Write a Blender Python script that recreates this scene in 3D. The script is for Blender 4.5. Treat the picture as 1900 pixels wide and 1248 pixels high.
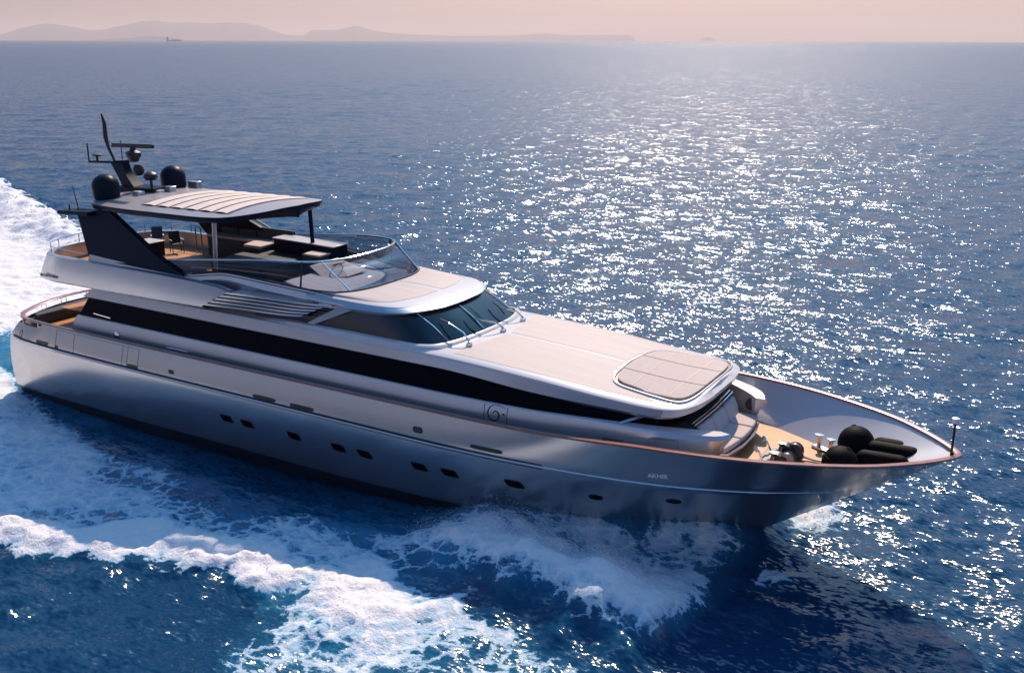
import bpy, bmesh, math, random
import numpy as np
from mathutils import Vector, Matrix

random.seed(7); RNG = np.random.default_rng(11)
scene = bpy.context.scene
for o in list(bpy.data.objects): bpy.data.objects.remove(o, do_unlink=True)
COL = scene.collection

# ------------------------------------------------------------------ camera
# world frame: x runs forward along the yacht (stern 0, bow tip 33.5 m), y to port, z up, sea level 0
CAM = Vector((35.4677, -24.4874, 12.9893))
HEAD = math.radians(59.2); PITCH = math.atan((624 - 75.2) / 1830.0); ROLL = math.atan(-4 / 1900.0)
vr = Vector((math.sin(HEAD), math.cos(HEAD), 0)); vf = Vector((-math.cos(HEAD), math.sin(HEAD), 0))
fw = vf * math.cos(PITCH) - Vector((0, 0, math.sin(PITCH)))
up = vf * math.sin(PITCH) + Vector((0, 0, math.cos(PITCH)))
rr = vr * math.cos(ROLL) - up * math.sin(ROLL); uu = vr * math.sin(ROLL) + up * math.cos(ROLL)
cam_data = bpy.data.cameras.new('camera'); cam = bpy.data.objects.new('camera', cam_data); COL.objects.link(cam)
cam_data.sensor_width = 36; cam_data.lens = 36 * 1830 / 1900.0
cam_data.clip_start = 0.5; cam_data.clip_end = 120000
m = Matrix((rr, uu, -fw)).transposed().to_4x4(); m.translation = CAM; cam.matrix_world = m
scene.camera = cam

# ------------------------------------------------------------------ sky, sun, exposure
SUN_EL = math.radians(41)
SUN_H = Vector((-0.339, 0.939, 0)).normalized()
world = bpy.data.worlds.new('World'); scene.world = world; world.use_nodes = True
wn = world.node_tree.nodes; wl = world.node_tree.links; wn.clear()
w_out = wn.new('ShaderNodeOutputWorld'); w_bg = wn.new('ShaderNodeBackground')
sky = wn.new('ShaderNodeTexSky'); sky.sky_type = 'NISHITA'; sky.sun_disc = False
sky.sun_elevation = SUN_EL; sky.sun_rotation = math.atan2(SUN_H.x, SUN_H.y)
sky.air_density = 1.0; sky.dust_density = 2.0; sky.ozone_density = 1.0
w_tc = wn.new('ShaderNodeTexCoord'); w_sep = wn.new('ShaderNodeSeparateXYZ'); wl.new(w_tc.outputs['Generated'], w_sep.inputs[0])
def w_ramp(stops):
    r = wn.new('ShaderNodeValToRGB'); el = r.color_ramp.elements
    el[0].position, el[0].color = stops[0][0], (*stops[0][1], 1); el[1].position, el[1].color = stops[-1][0], (*stops[-1][1], 1)
    for p_, c_ in stops[1:-1]: e = el.new(p_); e.color = (*c_, 1)
    wl.new(w_sep.outputs['Z'], r.inputs[0]); return r
# tint of the hazy air: peach at the horizon, slate above it on the sunward side, paler and pinker on the other side
r_sun = w_ramp([(0.0, (0.45, 0.40, 0.54)), (0.042, (0.41, 0.37, 0.49)), (0.085, (0.17, 0.235, 0.33)), (0.35, (0.23, 0.40, 0.62)), (1.0, (0.34, 0.95, 1.45))])
r_lee = w_ramp([(0.0, (0.72, 0.62, 0.78)), (0.2, (0.74, 0.68, 0.84)), (0.45, (0.52, 0.70, 0.92)), (1.0, (0.34, 0.95, 1.45))])
w_dot = wn.new('ShaderNodeVectorMath'); w_dot.operation = 'DOT_PRODUCT'; wl.new(w_tc.outputs['Generated'], w_dot.inputs[0]); w_dot.inputs[1].default_value = SUN_H
w_map = wn.new('ShaderNodeMapRange'); w_map.interpolation_type = 'SMOOTHSTEP'; w_map.inputs[1].default_value = -0.5; w_map.inputs[2].default_value = 0.5; wl.new(w_dot.outputs['Value'], w_map.inputs[0])
w_mix = wn.new('ShaderNodeMixRGB'); wl.new(w_map.outputs[0], w_mix.inputs[0]); wl.new(r_lee.outputs[0], w_mix.inputs[1]); wl.new(r_sun.outputs[0], w_mix.inputs[2])
w_mul = wn.new('ShaderNodeMixRGB'); w_mul.blend_type = 'MULTIPLY'; w_mul.inputs[0].default_value = 1
wl.new(sky.outputs[0], w_mul.inputs[1]); wl.new(w_mix.outputs[0], w_mul.inputs[2])
wl.new(w_mul.outputs[0], w_bg.inputs[0]); w_bg.inputs[1].default_value = 0.15
wl.new(w_bg.outputs[0], w_out.inputs[0])

sun_d = bpy.data.lights.new('sun', 'SUN'); sun_d.energy = 5.0; sun_d.angle = math.radians(0.5); sun_d.color = (1.0, 0.78, 0.61)
sun = bpy.data.objects.new('sun', sun_d); COL.objects.link(sun)
to_sun = SUN_H * math.cos(SUN_EL) + Vector((0, 0, math.sin(SUN_EL)))
sun.rotation_euler = to_sun.to_track_quat('Z', 'Y').to_euler(); sun.location = (10, 60, 60)

scene.view_settings.view_transform = 'Standard'; scene.view_settings.look = 'None'
scene.view_settings.exposure = 0.12; scene.view_settings.gamma = 1; scene.view_settings.use_curve_mapping = False
scene.cycles.use_denoising = True
scene.cycles.max_bounces = 8; scene.cycles.transparent_max_bounces = 12; scene.cycles.volume_bounces = 0
scene.cycles.caustics_reflective = False; scene.cycles.caustics_refractive = False
scene.cycles.sample_clamp_indirect = 6

# ------------------------------------------------------------------ materials
MATS = {}
def mat(name, col, rough=0.5, metal=0.0, coat=0.0, spec=0.5, nscale=0.0, namt=0.0, bump=0.0, bscale=30, stretch=(1, 1, 1)):
    m_ = bpy.data.materials.new(name); m_.use_nodes = True; nt = m_.node_tree; b = nt.nodes['Principled BSDF']
    b.inputs['Base Color'].default_value = (*col, 1); b.inputs['Roughness'].default_value = rough
    b.inputs['Metallic'].default_value = metal; b.inputs['Coat Weight'].default_value = coat
    b.inputs['Coat Roughness'].default_value = 0.05; b.inputs['Specular IOR Level'].default_value = spec
    if namt or bump:
        tc = nt.nodes.new('ShaderNodeTexCoord'); mp = nt.nodes.new('ShaderNodeMapping'); mp.inputs['Scale'].default_value = stretch
        nt.links.new(tc.outputs['Object'], mp.inputs[0])
    if namt:
        n = nt.nodes.new('ShaderNodeTexNoise'); n.inputs['Scale'].default_value = nscale; n.inputs['Detail'].default_value = 5
        nt.links.new(mp.outputs[0], n.inputs['Vector'])
        r = nt.nodes.new('ShaderNodeMapRange'); r.inputs['From Min'].default_value = 0.3; r.inputs['From Max'].default_value = 0.7
        r.inputs['To Min'].default_value = 1 - namt; r.inputs['To Max'].default_value = 1 + namt
        mx = nt.nodes.new('ShaderNodeMixRGB'); mx.blend_type = 'MULTIPLY'; mx.inputs[0].default_value = 1; mx.inputs[1].default_value = (*col, 1)
        nt.links.new(n.outputs['Fac'], r.inputs[0]); nt.links.new(r.outputs[0], mx.inputs[2]); nt.links.new(mx.outputs[0], b.inputs['Base Color'])
    if bump:
        n2 = nt.nodes.new('ShaderNodeTexNoise'); n2.inputs['Scale'].default_value = bscale; n2.inputs['Detail'].default_value = 3
        nt.links.new(mp.outputs[0], n2.inputs['Vector'])
        bp = nt.nodes.new('ShaderNodeBump'); bp.inputs['Strength'].default_value = bump; bp.inputs['Distance'].default_value = 0.02
        nt.links.new(n2.outputs['Fac'], bp.inputs['Height']); nt.links.new(bp.outputs[0], b.inputs['Normal'])
    MATS[name] = m_; return m_

mat('hull_paint', (0.47, 0.465, 0.465), 0.27, 0.90, 0.2, nscale=0.6, namt=0.03, bump=0.06, bscale=0.9)
mat('silver_paint', (0.50, 0.51, 0.54), 0.27, 0.7, 0.3, nscale=0.8, namt=0.03)
mat('white_gelcoat', (0.66, 0.60, 0.57), 0.28, 0.0, 0.3, nscale=1.5, namt=0.03)
mat('nonskid', (0.42, 0.355, 0.335), 0.6, 0.0, 0.0, nscale=1.2, namt=0.07, bump=0.15, bscale=90, stretch=(0.3, 3, 1))
mat('antifoul', (0.012, 0.014, 0.02), 0.35, nscale=2, namt=0.3)
mat('black_glass', (0.002, 0.0025, 0.005), 0.05, 0.0, 0.0, 0.035)
mat('cabin_glass', (0.003, 0.012, 0.02), 0.04, 0.0, 0.0, 0.6)
mat('navy_metal', (0.006, 0.012, 0.027), 0.4, 0.0, 0.0, 0.08, nscale=2, namt=0.1)
mat('hardtop_top', (0.40, 0.35, 0.34), 0.35, 0.3, 0.2, nscale=1.0, namt=0.06)
mat('canvas', (0.70, 0.59, 0.51), 0.85, nscale=5, namt=0.08, bump=0.3, bscale=20)
mat('cushion_grey', (0.46, 0.45, 0.47), 0.8, nscale=8, namt=0.08, bump=0.2, bscale=40)
mat('cushion_tan', (0.55, 0.45, 0.40), 0.8, nscale=8, namt=0.06, bump=0.2, bscale=40)
mat('dark_fabric', (0.035, 0.045, 0.055), 0.7, nscale=6, namt=0.2, bump=0.2, bscale=30)
mat('chrome', (0.75, 0.75, 0.76), 0.12, 1.0)
mat('black_trim', (0.012, 0.012, 0.014), 0.45)
mat('rubber_black', (0.003, 0.003, 0.0035), 0.6, 0, 0, 0.06, nscale=8, namt=0.2, bump=0.35, bscale=60)
mat('cap_wood', (0.34, 0.115, 0.065), 0.22, 0.0, 0.5, nscale=3, namt=0.25, stretch=(0.4, 6, 6))
mat('white_letter', (0.9, 0.9, 0.9), 0.4)
mat('ship_grey', (0.05, 0.055, 0.07), 0.6, nscale=0.05, namt=0.2)
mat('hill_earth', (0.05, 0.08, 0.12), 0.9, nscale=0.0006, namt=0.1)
mat('blue_cloth', (0.03, 0.06, 0.3), 0.8)
mat('bulwark_paint', (0.50, 0.47, 0.47), 0.35, 0.1, 0.2, nscale=0.8, namt=0.04)
mat('gunmetal', (0.22, 0.21, 0.21), 0.3, 0.9)
mat('red_lens', (0.5, 0.03, 0.03), 0.3)

def teak(name, base, dark):
    m_ = bpy.data.materials.new(name); m_.use_nodes = True; nt = m_.node_tree; b = nt.nodes['Principled BSDF']; L = nt.links
    tc = nt.nodes.new('ShaderNodeTexCoord'); sp = nt.nodes.new('ShaderNodeSeparateXYZ'); L.new(tc.outputs['Object'], sp.inputs[0])
    a = nt.nodes.new('ShaderNodeMath'); a.operation = 'DIVIDE'; a.inputs[1].default_value = 0.085; L.new(sp.outputs['Y'], a.inputs[0])
    f = nt.nodes.new('ShaderNodeMath'); f.operation = 'FRACT'; L.new(a.outputs[0], f.inputs[0])
    g = nt.nodes.new('ShaderNodeMath'); g.operation = 'LESS_THAN'; g.inputs[1].default_value = 0.10; L.new(f.outputs[0], g.inputs[0])
    fl = nt.nodes.new('ShaderNodeMath'); fl.operation = 'FLOOR'; L.new(a.outputs[0], fl.inputs[0])
    wn_ = nt.nodes.new('ShaderNodeTexWhiteNoise'); wn_.noise_dimensions = '1D'; L.new(fl.outputs[0], wn_.inputs['W'])
    mp = nt.nodes.new('ShaderNodeMapping'); mp.inputs['Scale'].default_value = (0.8, 14, 1); L.new(tc.outputs['Object'], mp.inputs[0])
    n = nt.nodes.new('ShaderNodeTexNoise'); n.inputs['Scale'].default_value = 2.5; n.inputs['Detail'].default_value = 6; L.new(mp.outputs[0], n.inputs['Vector'])
    ad = nt.nodes.new('ShaderNodeMath'); ad.operation = 'ADD'; L.new(n.outputs['Fac'], ad.inputs[0])
    h = nt.nodes.new('ShaderNodeMath'); h.operation = 'MULTIPLY_ADD'; h.inputs[1].default_value = 0.45; h.inputs[2].default_value = -0.22
    L.new(wn_.outputs['Value'], h.inputs[0]); L.new(h.outputs[0], ad.inputs[1])
    cr = nt.nodes.new('ShaderNodeValToRGB'); cr.color_ramp.elements[0].position = 0.25; cr.color_ramp.elements[1].position = 0.8
    cr.color_ramp.elements[0].color = (*[c * 0.72 for c in base], 1); cr.color_ramp.elements[1].color = (*[min(1, c * 1.15) for c in base], 1)
    L.new(ad.outputs[0], cr.inputs[0])
    mx = nt.nodes.new('ShaderNodeMixRGB'); mx.inputs[2].default_value = (*dark, 1); L.new(g.outputs[0], mx.inputs[0]); L.new(cr.outputs[0], mx.inputs[1])
    L.new(mx.outputs[0], b.inputs['Base Color']); b.inputs['Roughness'].default_value = 0.55
    MATS[name] = m_
teak('teak', (0.60, 0.24, 0.058), (0.20, 0.09, 0.035))

def tint_glass(name, tint, ior=1.5):
    m_ = bpy.data.materials.new(name); m_.use_nodes = True; nt = m_.node_tree; nt.nodes.remove(nt.nodes['Principled BSDF'])
    out = [n for n in nt.nodes if n.type == 'OUTPUT_MATERIAL'][0]
    t = nt.nodes.new('ShaderNodeBsdfTransparent'); t.inputs[0].default_value = (*tint, 1)
    g = nt.nodes.new('ShaderNodeBsdfGlossy'); g.inputs['Roughness'].default_value = 0.03; g.inputs[0].default_value = (0.6, 0.6, 0.64, 1)
    lw = nt.nodes.new('ShaderNodeLayerWeight'); lw.inputs[0].default_value = 0.5; pw = nt.nodes.new('ShaderNodeMath'); pw.operation = 'POWER'; pw.inputs[1].default_value = 4.0; nt.links.new(lw.outputs['Facing'], pw.inputs[0])
    f = nt.nodes.new('ShaderNodeMath'); f.operation = 'MULTIPLY_ADD'; f.inputs[1].default_value = 0.9; f.inputs[2].default_value = ((ior - 1) / (ior + 1)) ** 2; nt.links.new(pw.outputs[0], f.inputs[0]); x = nt.nodes.new('ShaderNodeMixShader')
    nt.links.new(f.outputs[0], x.inputs[0]); nt.links.new(t.outputs[0], x.inputs[1]); nt.links.new(g.outputs[0], x.inputs[2]); nt.links.new(x.outputs[0], out.inputs[0])
    MATS[name] = m_
tint_glass('smoked_glass', (0.70, 0.72, 0.77)); tint_glass('clear_glass', (0.75, 0.78, 0.82))

def sea_material():
    m_ = bpy.data.materials.new('sea_water'); m_.use_nodes = True; nt = m_.node_tree; N = nt.nodes; L = nt.links
    out = [n for n in N if n.type == 'OUTPUT_MATERIAL'][0]; b = N['Principled BSDF']
    def M(op, a, bb=None, c=None):
        n = N.new('ShaderNodeMath'); n.operation = op
        for i, v in enumerate((a, bb, c)):
            if v is None: continue
            if isinstance(v, (int, float)): n.inputs[i].default_value = v
            else: L.new(v, n.inputs[i])
        return n.outputs[0]
    def MR(v, a, bb, c=0.0, d=1.0, smooth=True):
        n = N.new('ShaderNodeMapRange'); n.interpolation_type = 'SMOOTHSTEP' if smooth else 'LINEAR'
        L.new(v, n.inputs[0]); n.inputs[1].default_value = a; n.inputs[2].default_value = bb; n.inputs[3].default_value = c; n.inputs[4].default_value = d
        return n.outputs[0]
    geo = N.new('ShaderNodeNewGeometry'); pos = geo.outputs['Position']
    def noise(scale, stretch=(1, 1, 1), rot=0, detail=3, rough=0.55, dist=0.0):
        mp = N.new('ShaderNodeMapping'); mp.inputs['Scale'].default_value = stretch; mp.inputs['Rotation'].default_value = (0, 0, rot)
        L.new(pos, mp.inputs[0]); n = N.new('ShaderNodeTexNoise'); n.inputs['Scale'].default_value = scale; n.inputs['Detail'].default_value = detail
        n.inputs['Roughness'].default_value = rough; n.inputs['Distortion'].default_value = dist; L.new(mp.outputs[0], n.inputs['Vector']); return n
    foam_a = N.new('ShaderNodeAttribute'); foam_a.attribute_name = 'foam'; aer_a = N.new('ShaderNodeAttribute'); aer_a.attribute_name = 'aeration'
    foam = foam_a.outputs['Fac']; aer = aer_a.outputs['Fac']
    # ripples: slopes from a vector noise, crests lying across the wind
    wind = math.radians(59.2)
    def slope(scale, amp, st=(0.55, 1.35, 1)):
        n = noise(scale, st, wind, 2); s = N.new('ShaderNodeVectorMath'); s.operation = 'SUBTRACT'; L.new(n.outputs['Color'], s.inputs[0]); s.inputs[1].default_value = (0.5, 0.5, 0.5)
        k = N.new('ShaderNodeVectorMath'); k.operation = 'MULTIPLY'; L.new(s.outputs[0], k.inputs[0]); k.inputs[1].default_value = (amp, amp, 0); return k.outputs[0]
    def vadd(a, bb):
        n = N.new('ShaderNodeVectorMath'); n.operation = 'ADD'; L.new(a, n.inputs[0]); L.new(bb, n.inputs[1]); return n.outputs[0]
    sl = vadd(vadd(slope(0.55, SEA['s1']), slope(1.9, SEA['s2'])), slope(8.0, SEA['s3']))
    nrm = N.new('ShaderNodeVectorMath'); nrm.operation = 'NORMALIZE'; L.new(vadd(geo.outputs['Normal'], sl), nrm.inputs[0])
    # water body
    deep = N.new('ShaderNodeMixRGB'); deep.inputs[1].default_value = SEA['deep']; deep.inputs[2].default_value = SEA['teal']
    an = noise(0.5, (1, 1, 1), 0, 4); L.new(M('MULTIPLY', aer, MR(an.outputs['Fac'], 0.25, 0.75, 0.45, 1.15)), deep.inputs[0])
    L.new(deep.outputs[0], b.inputs['Base Color']); dl = N.new('ShaderNodeVectorMath'); dl.operation = 'LENGTH'; L.new(pos, dl.inputs[0])
    L.new(M('ADD', MR(dl.outputs['Value'], 20, 120, 0.14, 0.19), MR(dl.outputs['Value'], 120, 900, 0.0, 0.0)), b.inputs['Roughness']); b.inputs['IOR'].default_value = 1.333
    L.new(nrm.outputs[0], b.inputs['Normal'])
    # foam on top
    n1 = noise(0.9, (0.55, 1.5, 1), math.radians(-12), 7, 0.62, 0.6); n2 = noise(5.5, (0.8, 1.2, 1), 0.4, 8, 0.7, 0.4)
    lace = N.new('ShaderNodeTexVoronoi'); lace.feature = 'DISTANCE_TO_EDGE'; lace.inputs['Scale'].default_value = 1.7
    wv = N.new('ShaderNodeMixRGB'); wv.inputs[0].default_value = 0.25; L.new(pos, wv.inputs[1]); L.new(n1.outputs['Color'], wv.inputs[2]); 
    wadd = N.new('ShaderNodeVectorMath'); wadd.operation = 'MULTIPLY_ADD'; L.new(n2.outputs['Color'], wadd.inputs[0]); wadd.inputs[1].default_value = (0.5, 0.5, 0.5); L.new(pos, wadd.inputs[2])
    L.new(wadd.outputs[0], lace.inputs['Vector'])
    edge = MR(lace.outputs['Distance'], 0.0, 0.16, 0.16, -0.06)
    mix = M('ADD', M('MULTIPLY_ADD', n1.outputs['Fac'], 0.75, M('MULTIPLY', n2.outputs['Fac'], 0.60)), edge)
    thr = M('SUBTRACT', M('ADD', mix, M('MULTIPLY', foam, 1.10)), 1.10)
    fac = M('MULTIPLY', MR(thr, -0.05, 0.09), MR(foam, 0.02, 0.15))
    fb = N.new('ShaderNodeBsdfPrincipled'); fcol = N.new('ShaderNodeMixRGB'); fcol.inputs[1].default_value = SEA['foam_thin']; fcol.inputs[2].default_value = SEA['foam']
    L.new(MR(thr, -0.05, 0.45), fcol.inputs[0]); L.new(fcol.outputs[0], fb.inputs['Base Color']); fb.inputs['Roughness'].default_value = 0.85; fb.inputs['Specular IOR Level'].default_value = 0.25
    bp = N.new('ShaderNodeBump'); bp.inputs['Strength'].default_value = 0.9; bp.inputs['Distance'].default_value = 0.10
    n3 = noise(5.0, (1, 1, 1), 0.2, 8, 0.65, 0.3); L.new(n3.outputs['Fac'], bp.inputs['Height']); L.new(bp.outputs[0], fb.inputs['Normal'])
    x = N.new('ShaderNodeMixShader'); L.new(fac, x.inputs[0]); L.new(b.outputs[0], x.inputs[1]); L.new(fb.outputs[0], x.inputs[2]); L.new(x.outputs[0], out.inputs[0])
    MATS['sea_water'] = m_
SEA = dict(s1=0.45, s2=0.85, s3=1.15, deep=(0.003, 0.040, 0.100, 1), teal=(0.018, 0.20, 0.34, 1), foam=(0.86, 0.84, 0.83, 1), foam_thin=(0.34, 0.56, 0.70, 1))
sea_material()

# ------------------------------------------------------------------ helpers
def pch(xs, ys):
    xs = np.asarray(xs, float); ys = np.asarray(ys, float); h = np.diff(xs); d = np.diff(ys) / h; mm = np.zeros(len(xs))
    for i in range(1, len(xs) - 1):
        if d[i - 1] * d[i] > 0:
            w1 = 2 * h[i] + h[i - 1]; w2 = h[i] + 2 * h[i - 1]; mm[i] = (w1 + w2) / (w1 / d[i - 1] + w2 / d[i])
    mm[0] = d[0]; mm[-1] = d[-1]
    def f(x):
        x = np.clip(np.asarray(x, float), xs[0], xs[-1]); i = np.clip(np.searchsorted(xs, x) - 1, 0, len(xs) - 2)
        t = (x - xs[i]) / h[i]; t2 = t * t; t3 = t2 * t
        return ys[i] * (2 * t3 - 3 * t2 + 1) + h[i] * mm[i] * (t3 - 2 * t2 + t) + ys[i + 1] * (-2 * t3 + 3 * t2) + h[i] * mm[i + 1] * (t3 - t2)
    return f
def path(pts, n=60, closed=False):
    """smooth curve through points, resampled evenly"""
    P = np.asarray(pts, float); s = np.r_[0, np.cumsum(np.linalg.norm(np.diff(P, axis=0), axis=1))]
    fs = [pch(s, P[:, k]) for k in range(P.shape[1])]; t = np.linspace(0, s[-1], n); return np.stack([f(t) for f in fs], 1)
def line(pts, n=None):
    P = np.asarray(pts, float)
    if n is None: return P
    s = np.r_[0, np.cumsum(np.linalg.norm(np.diff(P, axis=0), axis=1))]; t = np.linspace(0, s[-1], n)
    return np.stack([np.interp(t, s, P[:, k]) for k in range(3)], 1)
def link(name, me, mats, parent=None, smooth=35):
    for mt in (mats if isinstance(mats, (list, tuple)) else [mats]): me.materials.append(MATS[mt])
    o = bpy.data.objects.new(name, me); COL.objects.link(o)
    if parent is not None: o.parent = parent
    if smooth:
        me.polygons.foreach_set('use_smooth', [True] * len(me.polygons)); me.set_sharp_from_angle(angle=math.radians(smooth))
    return o
class MB:
    """gathers shapes into one mesh"""
    def __init__(s): s.v = []; s.f = []; s.mi = []
    def add(s, V, F, mi=0):
        k = len(s.v); s.v += [tuple(map(float, p)) for p in V]; s.f += [tuple(i + k for i in q) for q in F]; s.mi += [mi] * len(F); return s
    def grid(s, rows, mi=0, close=False):
        R = [np.asarray(r) for r in rows]; n = len(R[0]); V = np.concatenate(R); F = []
        for j in range(len(R) - 1):
            for i in range(n - 1 + (1 if close else 0)): F.append((j * n + i, j * n + (i + 1) % n, (j + 1) * n + (i + 1) % n, (j + 1) * n + i))
        return s.add(V, F, mi)
    def half(s, rows, mi=0):
        """rows on the starboard side (negative y); adds the mirrored side"""
        s.grid(rows, mi); return s.grid([np.asarray(r) * [1, -1, 1] for r in rows], mi)
    def box(s, c, d, rot=0, tilt=0, mi=0, bev=0.0):
        V = np.array([[x, y, z] for z in (-.5, .5) for y in (-.5, .5) for x in (-.5, .5)]) * d
        if tilt: ct, st = math.cos(tilt), math.sin(tilt); V = np.stack([V[:, 0] * ct + V[:, 2] * st, V[:, 1], -V[:, 0] * st + V[:, 2] * ct], 1)
        cr, sr = math.cos(rot), math.sin(rot); V = np.stack([V[:, 0] * cr - V[:, 1] * sr, V[:, 0] * sr + V[:, 1] * cr, V[:, 2]], 1) + c
        return s.add(V, [(0, 2, 3, 1), (4, 5, 7, 6), (0, 1, 5, 4), (2, 6, 7, 3), (0, 4, 6, 2), (1, 3, 7, 5)], mi)
    def prism(s, poly, off, mi=0):
        """polygon (3d points) pushed along off"""
        P = np.asarray(poly, float); n = len(P); V = np.r_[P, P + off]
        F = [tuple(range(n))[::-1], tuple(range(n, 2 * n))] + [(i, (i + 1) % n, n + (i + 1) % n, n + i) for i in range(n)]
        return s.add(V, F, mi)
    def tube(s, pts, r, n=8, mi=0, cap=True, sq=(1, 1)):
        P = np.asarray(pts, float); R = np.broadcast_to(np.asarray(r, float), (len(P),)); T = np.gradient(P, axis=0); T /= np.linalg.norm(T, axis=1)[:, None] + 1e-9
        rows = []; ref = np.array([0, 0, 1.0])
        if abs(T[0] @ ref) > 0.9: ref = np.array([1.0, 0, 0])
        for p, t, q in zip(P, T, R):
            a = np.cross(ref, t); 
            if np.linalg.norm(a) < 1e-3: a = np.cross([0, 1.0, 0], t)
            a /= np.linalg.norm(a); bb = np.cross(t, a)
            ang = np.linspace(0, 2 * np.pi, n, endpoint=False); rows.append(p + q * (np.cos(ang)[:, None] * a * sq[0] + np.sin(ang)[:, None] * bb * sq[1]))
        V = np.concatenate(rows); F = []
        for j in range(len(P) - 1):
            for i in range(n): F.append((j * n + i, j * n + (i + 1) % n, (j + 1) * n + (i + 1) % n, (j + 1) * n + i))
        if cap: F += [tuple(range(n))[::-1], tuple(range((len(P) - 1) * n, len(P) * n))]
        return s.add(V, F, mi)
    def lathe(s, prof, c, n=20, axis=(0, 0, 1), mi=0):
        """profile of (radius, height) turned about an axis through c"""
        az = Vector(axis).normalized(); q = az.to_track_quat('Z', 'Y').to_matrix(); q = np.array(q)
        rows = [np.stack([r * np.cos(np.linspace(0, 2 * np.pi, n, endpoint=False)), r * np.sin(np.linspace(0, 2 * np.pi, n, endpoint=False)), np.full(n, h)], 1) @ q.T + np.asarray(c) for r, h in prof]
        k = len(rows); V = np.concatenate(rows); F = []
        for j in range(k - 1):
            for i in range(n): F.append((j * n + i, j * n + (i + 1) % n, (j + 1) * n + (i + 1) % n, (j + 1) * n + i))
        F += [tuple(range(n))[::-1], tuple(range((k - 1) * n, k * n))]
        return s.add(V, F, mi)
    def build(s, name, mats, parent=None, smooth=35, bevel=0.0, merge=True, solid=0.0):
        me = bpy.data.meshes.new(name); me.from_pydata(s.v, [], s.f); me.polygons.foreach_set('material_index', s.mi)
        bm = bmesh.new(); bm.from_mesh(me)
        if merge: bmesh.ops.remove_doubles(bm, verts=bm.verts, dist=0.0008)
        bmesh.ops.dissolve_degenerate(bm, dist=0.0004, edges=bm.edges)
        bmesh.ops.recalc_face_normals(bm, faces=bm.faces); bm.to_mesh(me); bm.free(); me.update()
        o = link(name, me, mats, parent, smooth)
        if solid: md = o.modifiers.new('thickness', 'SOLIDIFY'); md.thickness = solid; md.offset = -1
        if bevel:
            md = o.modifiers.new('bevel', 'BEVEL'); md.width = bevel; md.segments = 3; md.limit_method = 'ANGLE'; md.angle_limit = math.radians(40); md.harden_normals = False
        return o
def empty(name, loc, label, cat, group=None, rz=0):
    o = bpy.data.objects.new(name, None); COL.objects.link(o); o.location = loc; o.rotation_euler = (0, 0, rz); o.empty_display_size = 0.2
    o['label'] = label; o['category'] = cat
    if group: o['group'] = group
    return o
def tag(o, label, cat, group=None):
    o['label'] = label; o['category'] = cat
    if group: o['group'] = group
    return o
def structure(o, kind='structure', label=None, cat=None):
    o['kind'] = kind
    if label: o['label'] = label
    if cat: o['category'] = cat
    return o
def copy_part(o, parent, dloc=(0, 0, 0)):
    c = o.copy(); COL.objects.link(c); c.parent = parent; c.location = Vector(o.location) + Vector(dloc)
    for ch in [k for k in bpy.data.objects if k.parent == o]: copy_part(ch, c)
    return c
def text_mesh(s, size, depth=0.004):
    cu = bpy.data.curves.new('lettering', 'FONT'); cu.body = s; cu.size = size; cu.extrude = depth; cu.align_x = 'LEFT'; cu.offset = size * 0.03
    o = bpy.data.objects.new('lettering', cu); COL.objects.link(o); bpy.context.view_layer.update()
    me = bpy.data.meshes.new_from_object(o.evaluated_get(bpy.context.evaluated_depsgraph_get())); bpy.data.objects.remove(o); return me

# ------------------------------------------------------------------ the yacht
yacht = empty('motor_yacht', (0, 0, 0), 'long silver motor yacht with black window bands speeding through the sea', 'yacht')
NS = 150
U = np.linspace(0, 1, NS); U = 0.55 * U + 0.45 * (1 - (1 - U) ** 2)
def curve(x0, x1, bx, by, zx, zz):
    x = x0 + (x1 - x0) * U; fb = pch(bx, by); fz = pch(zx, zz); return np.stack([x, -fb(x), fz(x)], 1)
SX = [1.0, 2, 4, 8, 14, 20, 24, 26, 27, 28, 29.2, 30.3, 31.7, 32.5, 33.17, 33.4, 33.5]
SB = [3.15, 3.36, 3.47, 3.52, 3.54, 3.55, 3.55, 3.49, 3.40, 3.24, 2.95, 2.55, 1.86, 1.24, .56, .25, 0]
sheer_b = pch(SX, SB); sheer_z = pch([1, 10, 20, 23, 25, 26.8, 28, 33.5], [2.98, 3.04, 3.09, 3.12, 3.22, 3.33, 3.35, 3.38])
S = curve(1.0, 33.5, SX, SB, [1, 2.55, 2.7, 10, 20, 23, 25, 26.8, 28, 33.5], [2.76, 2.78, 2.99, 3.04, 3.09, 3.12, 3.22, 3.33, 3.35, 3.38])
K = curve(0.55, 31.8, [.55, 2, 5, 10, 20, 22, 24.6, 26.9, 28.75, 30, 30.8, 31.4, 31.65, 31.8], [3.30, 3.60, 3.72, 3.76, 3.76, 3.69, 3.44, 2.98, 2.32, 1.65, 1.1, .55, .22, 0], [0, 32], [2.2, 2.2])
B = curve(0.1, 28.95, [.1, 2, 8, 15, 20, 23, 26, 28, 28.7, 28.95], [3.05, 3.25, 3.36, 3.36, 3.2, 2.75, 1.65, .62, .2, 0], [0, 6, 29], [.06, .14, .25])
Cc = curve(0.2, 28.1, [.2, 8, 16, 20, 24, 27, 28.1], [2.85, 3.08, 3.05, 2.8, 1.8, .5, 0], [0, 29], [-.4, -.3])
Kl = curve(0.3, 27.4, [0, 30], [0.0, 0.0], [0, 22, 27.4], [-1.5, -1.4, -.7])
xs_ = K[:, 0]
def lerp(a, b, t, bulge): r = a * (1 - t) + b * t; r[:, 1] -= bulge * 4 * t * (1 - t); return r
bu1 = np.interp(xs_, [0, 22, 28, 32], [0.02, 0.02, -0.10, 0.0]); bu2 = np.interp(xs_, [0, 18, 24, 29, 32], [0.10, 0.12, 0.06, -0.10, 0.0])
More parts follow.
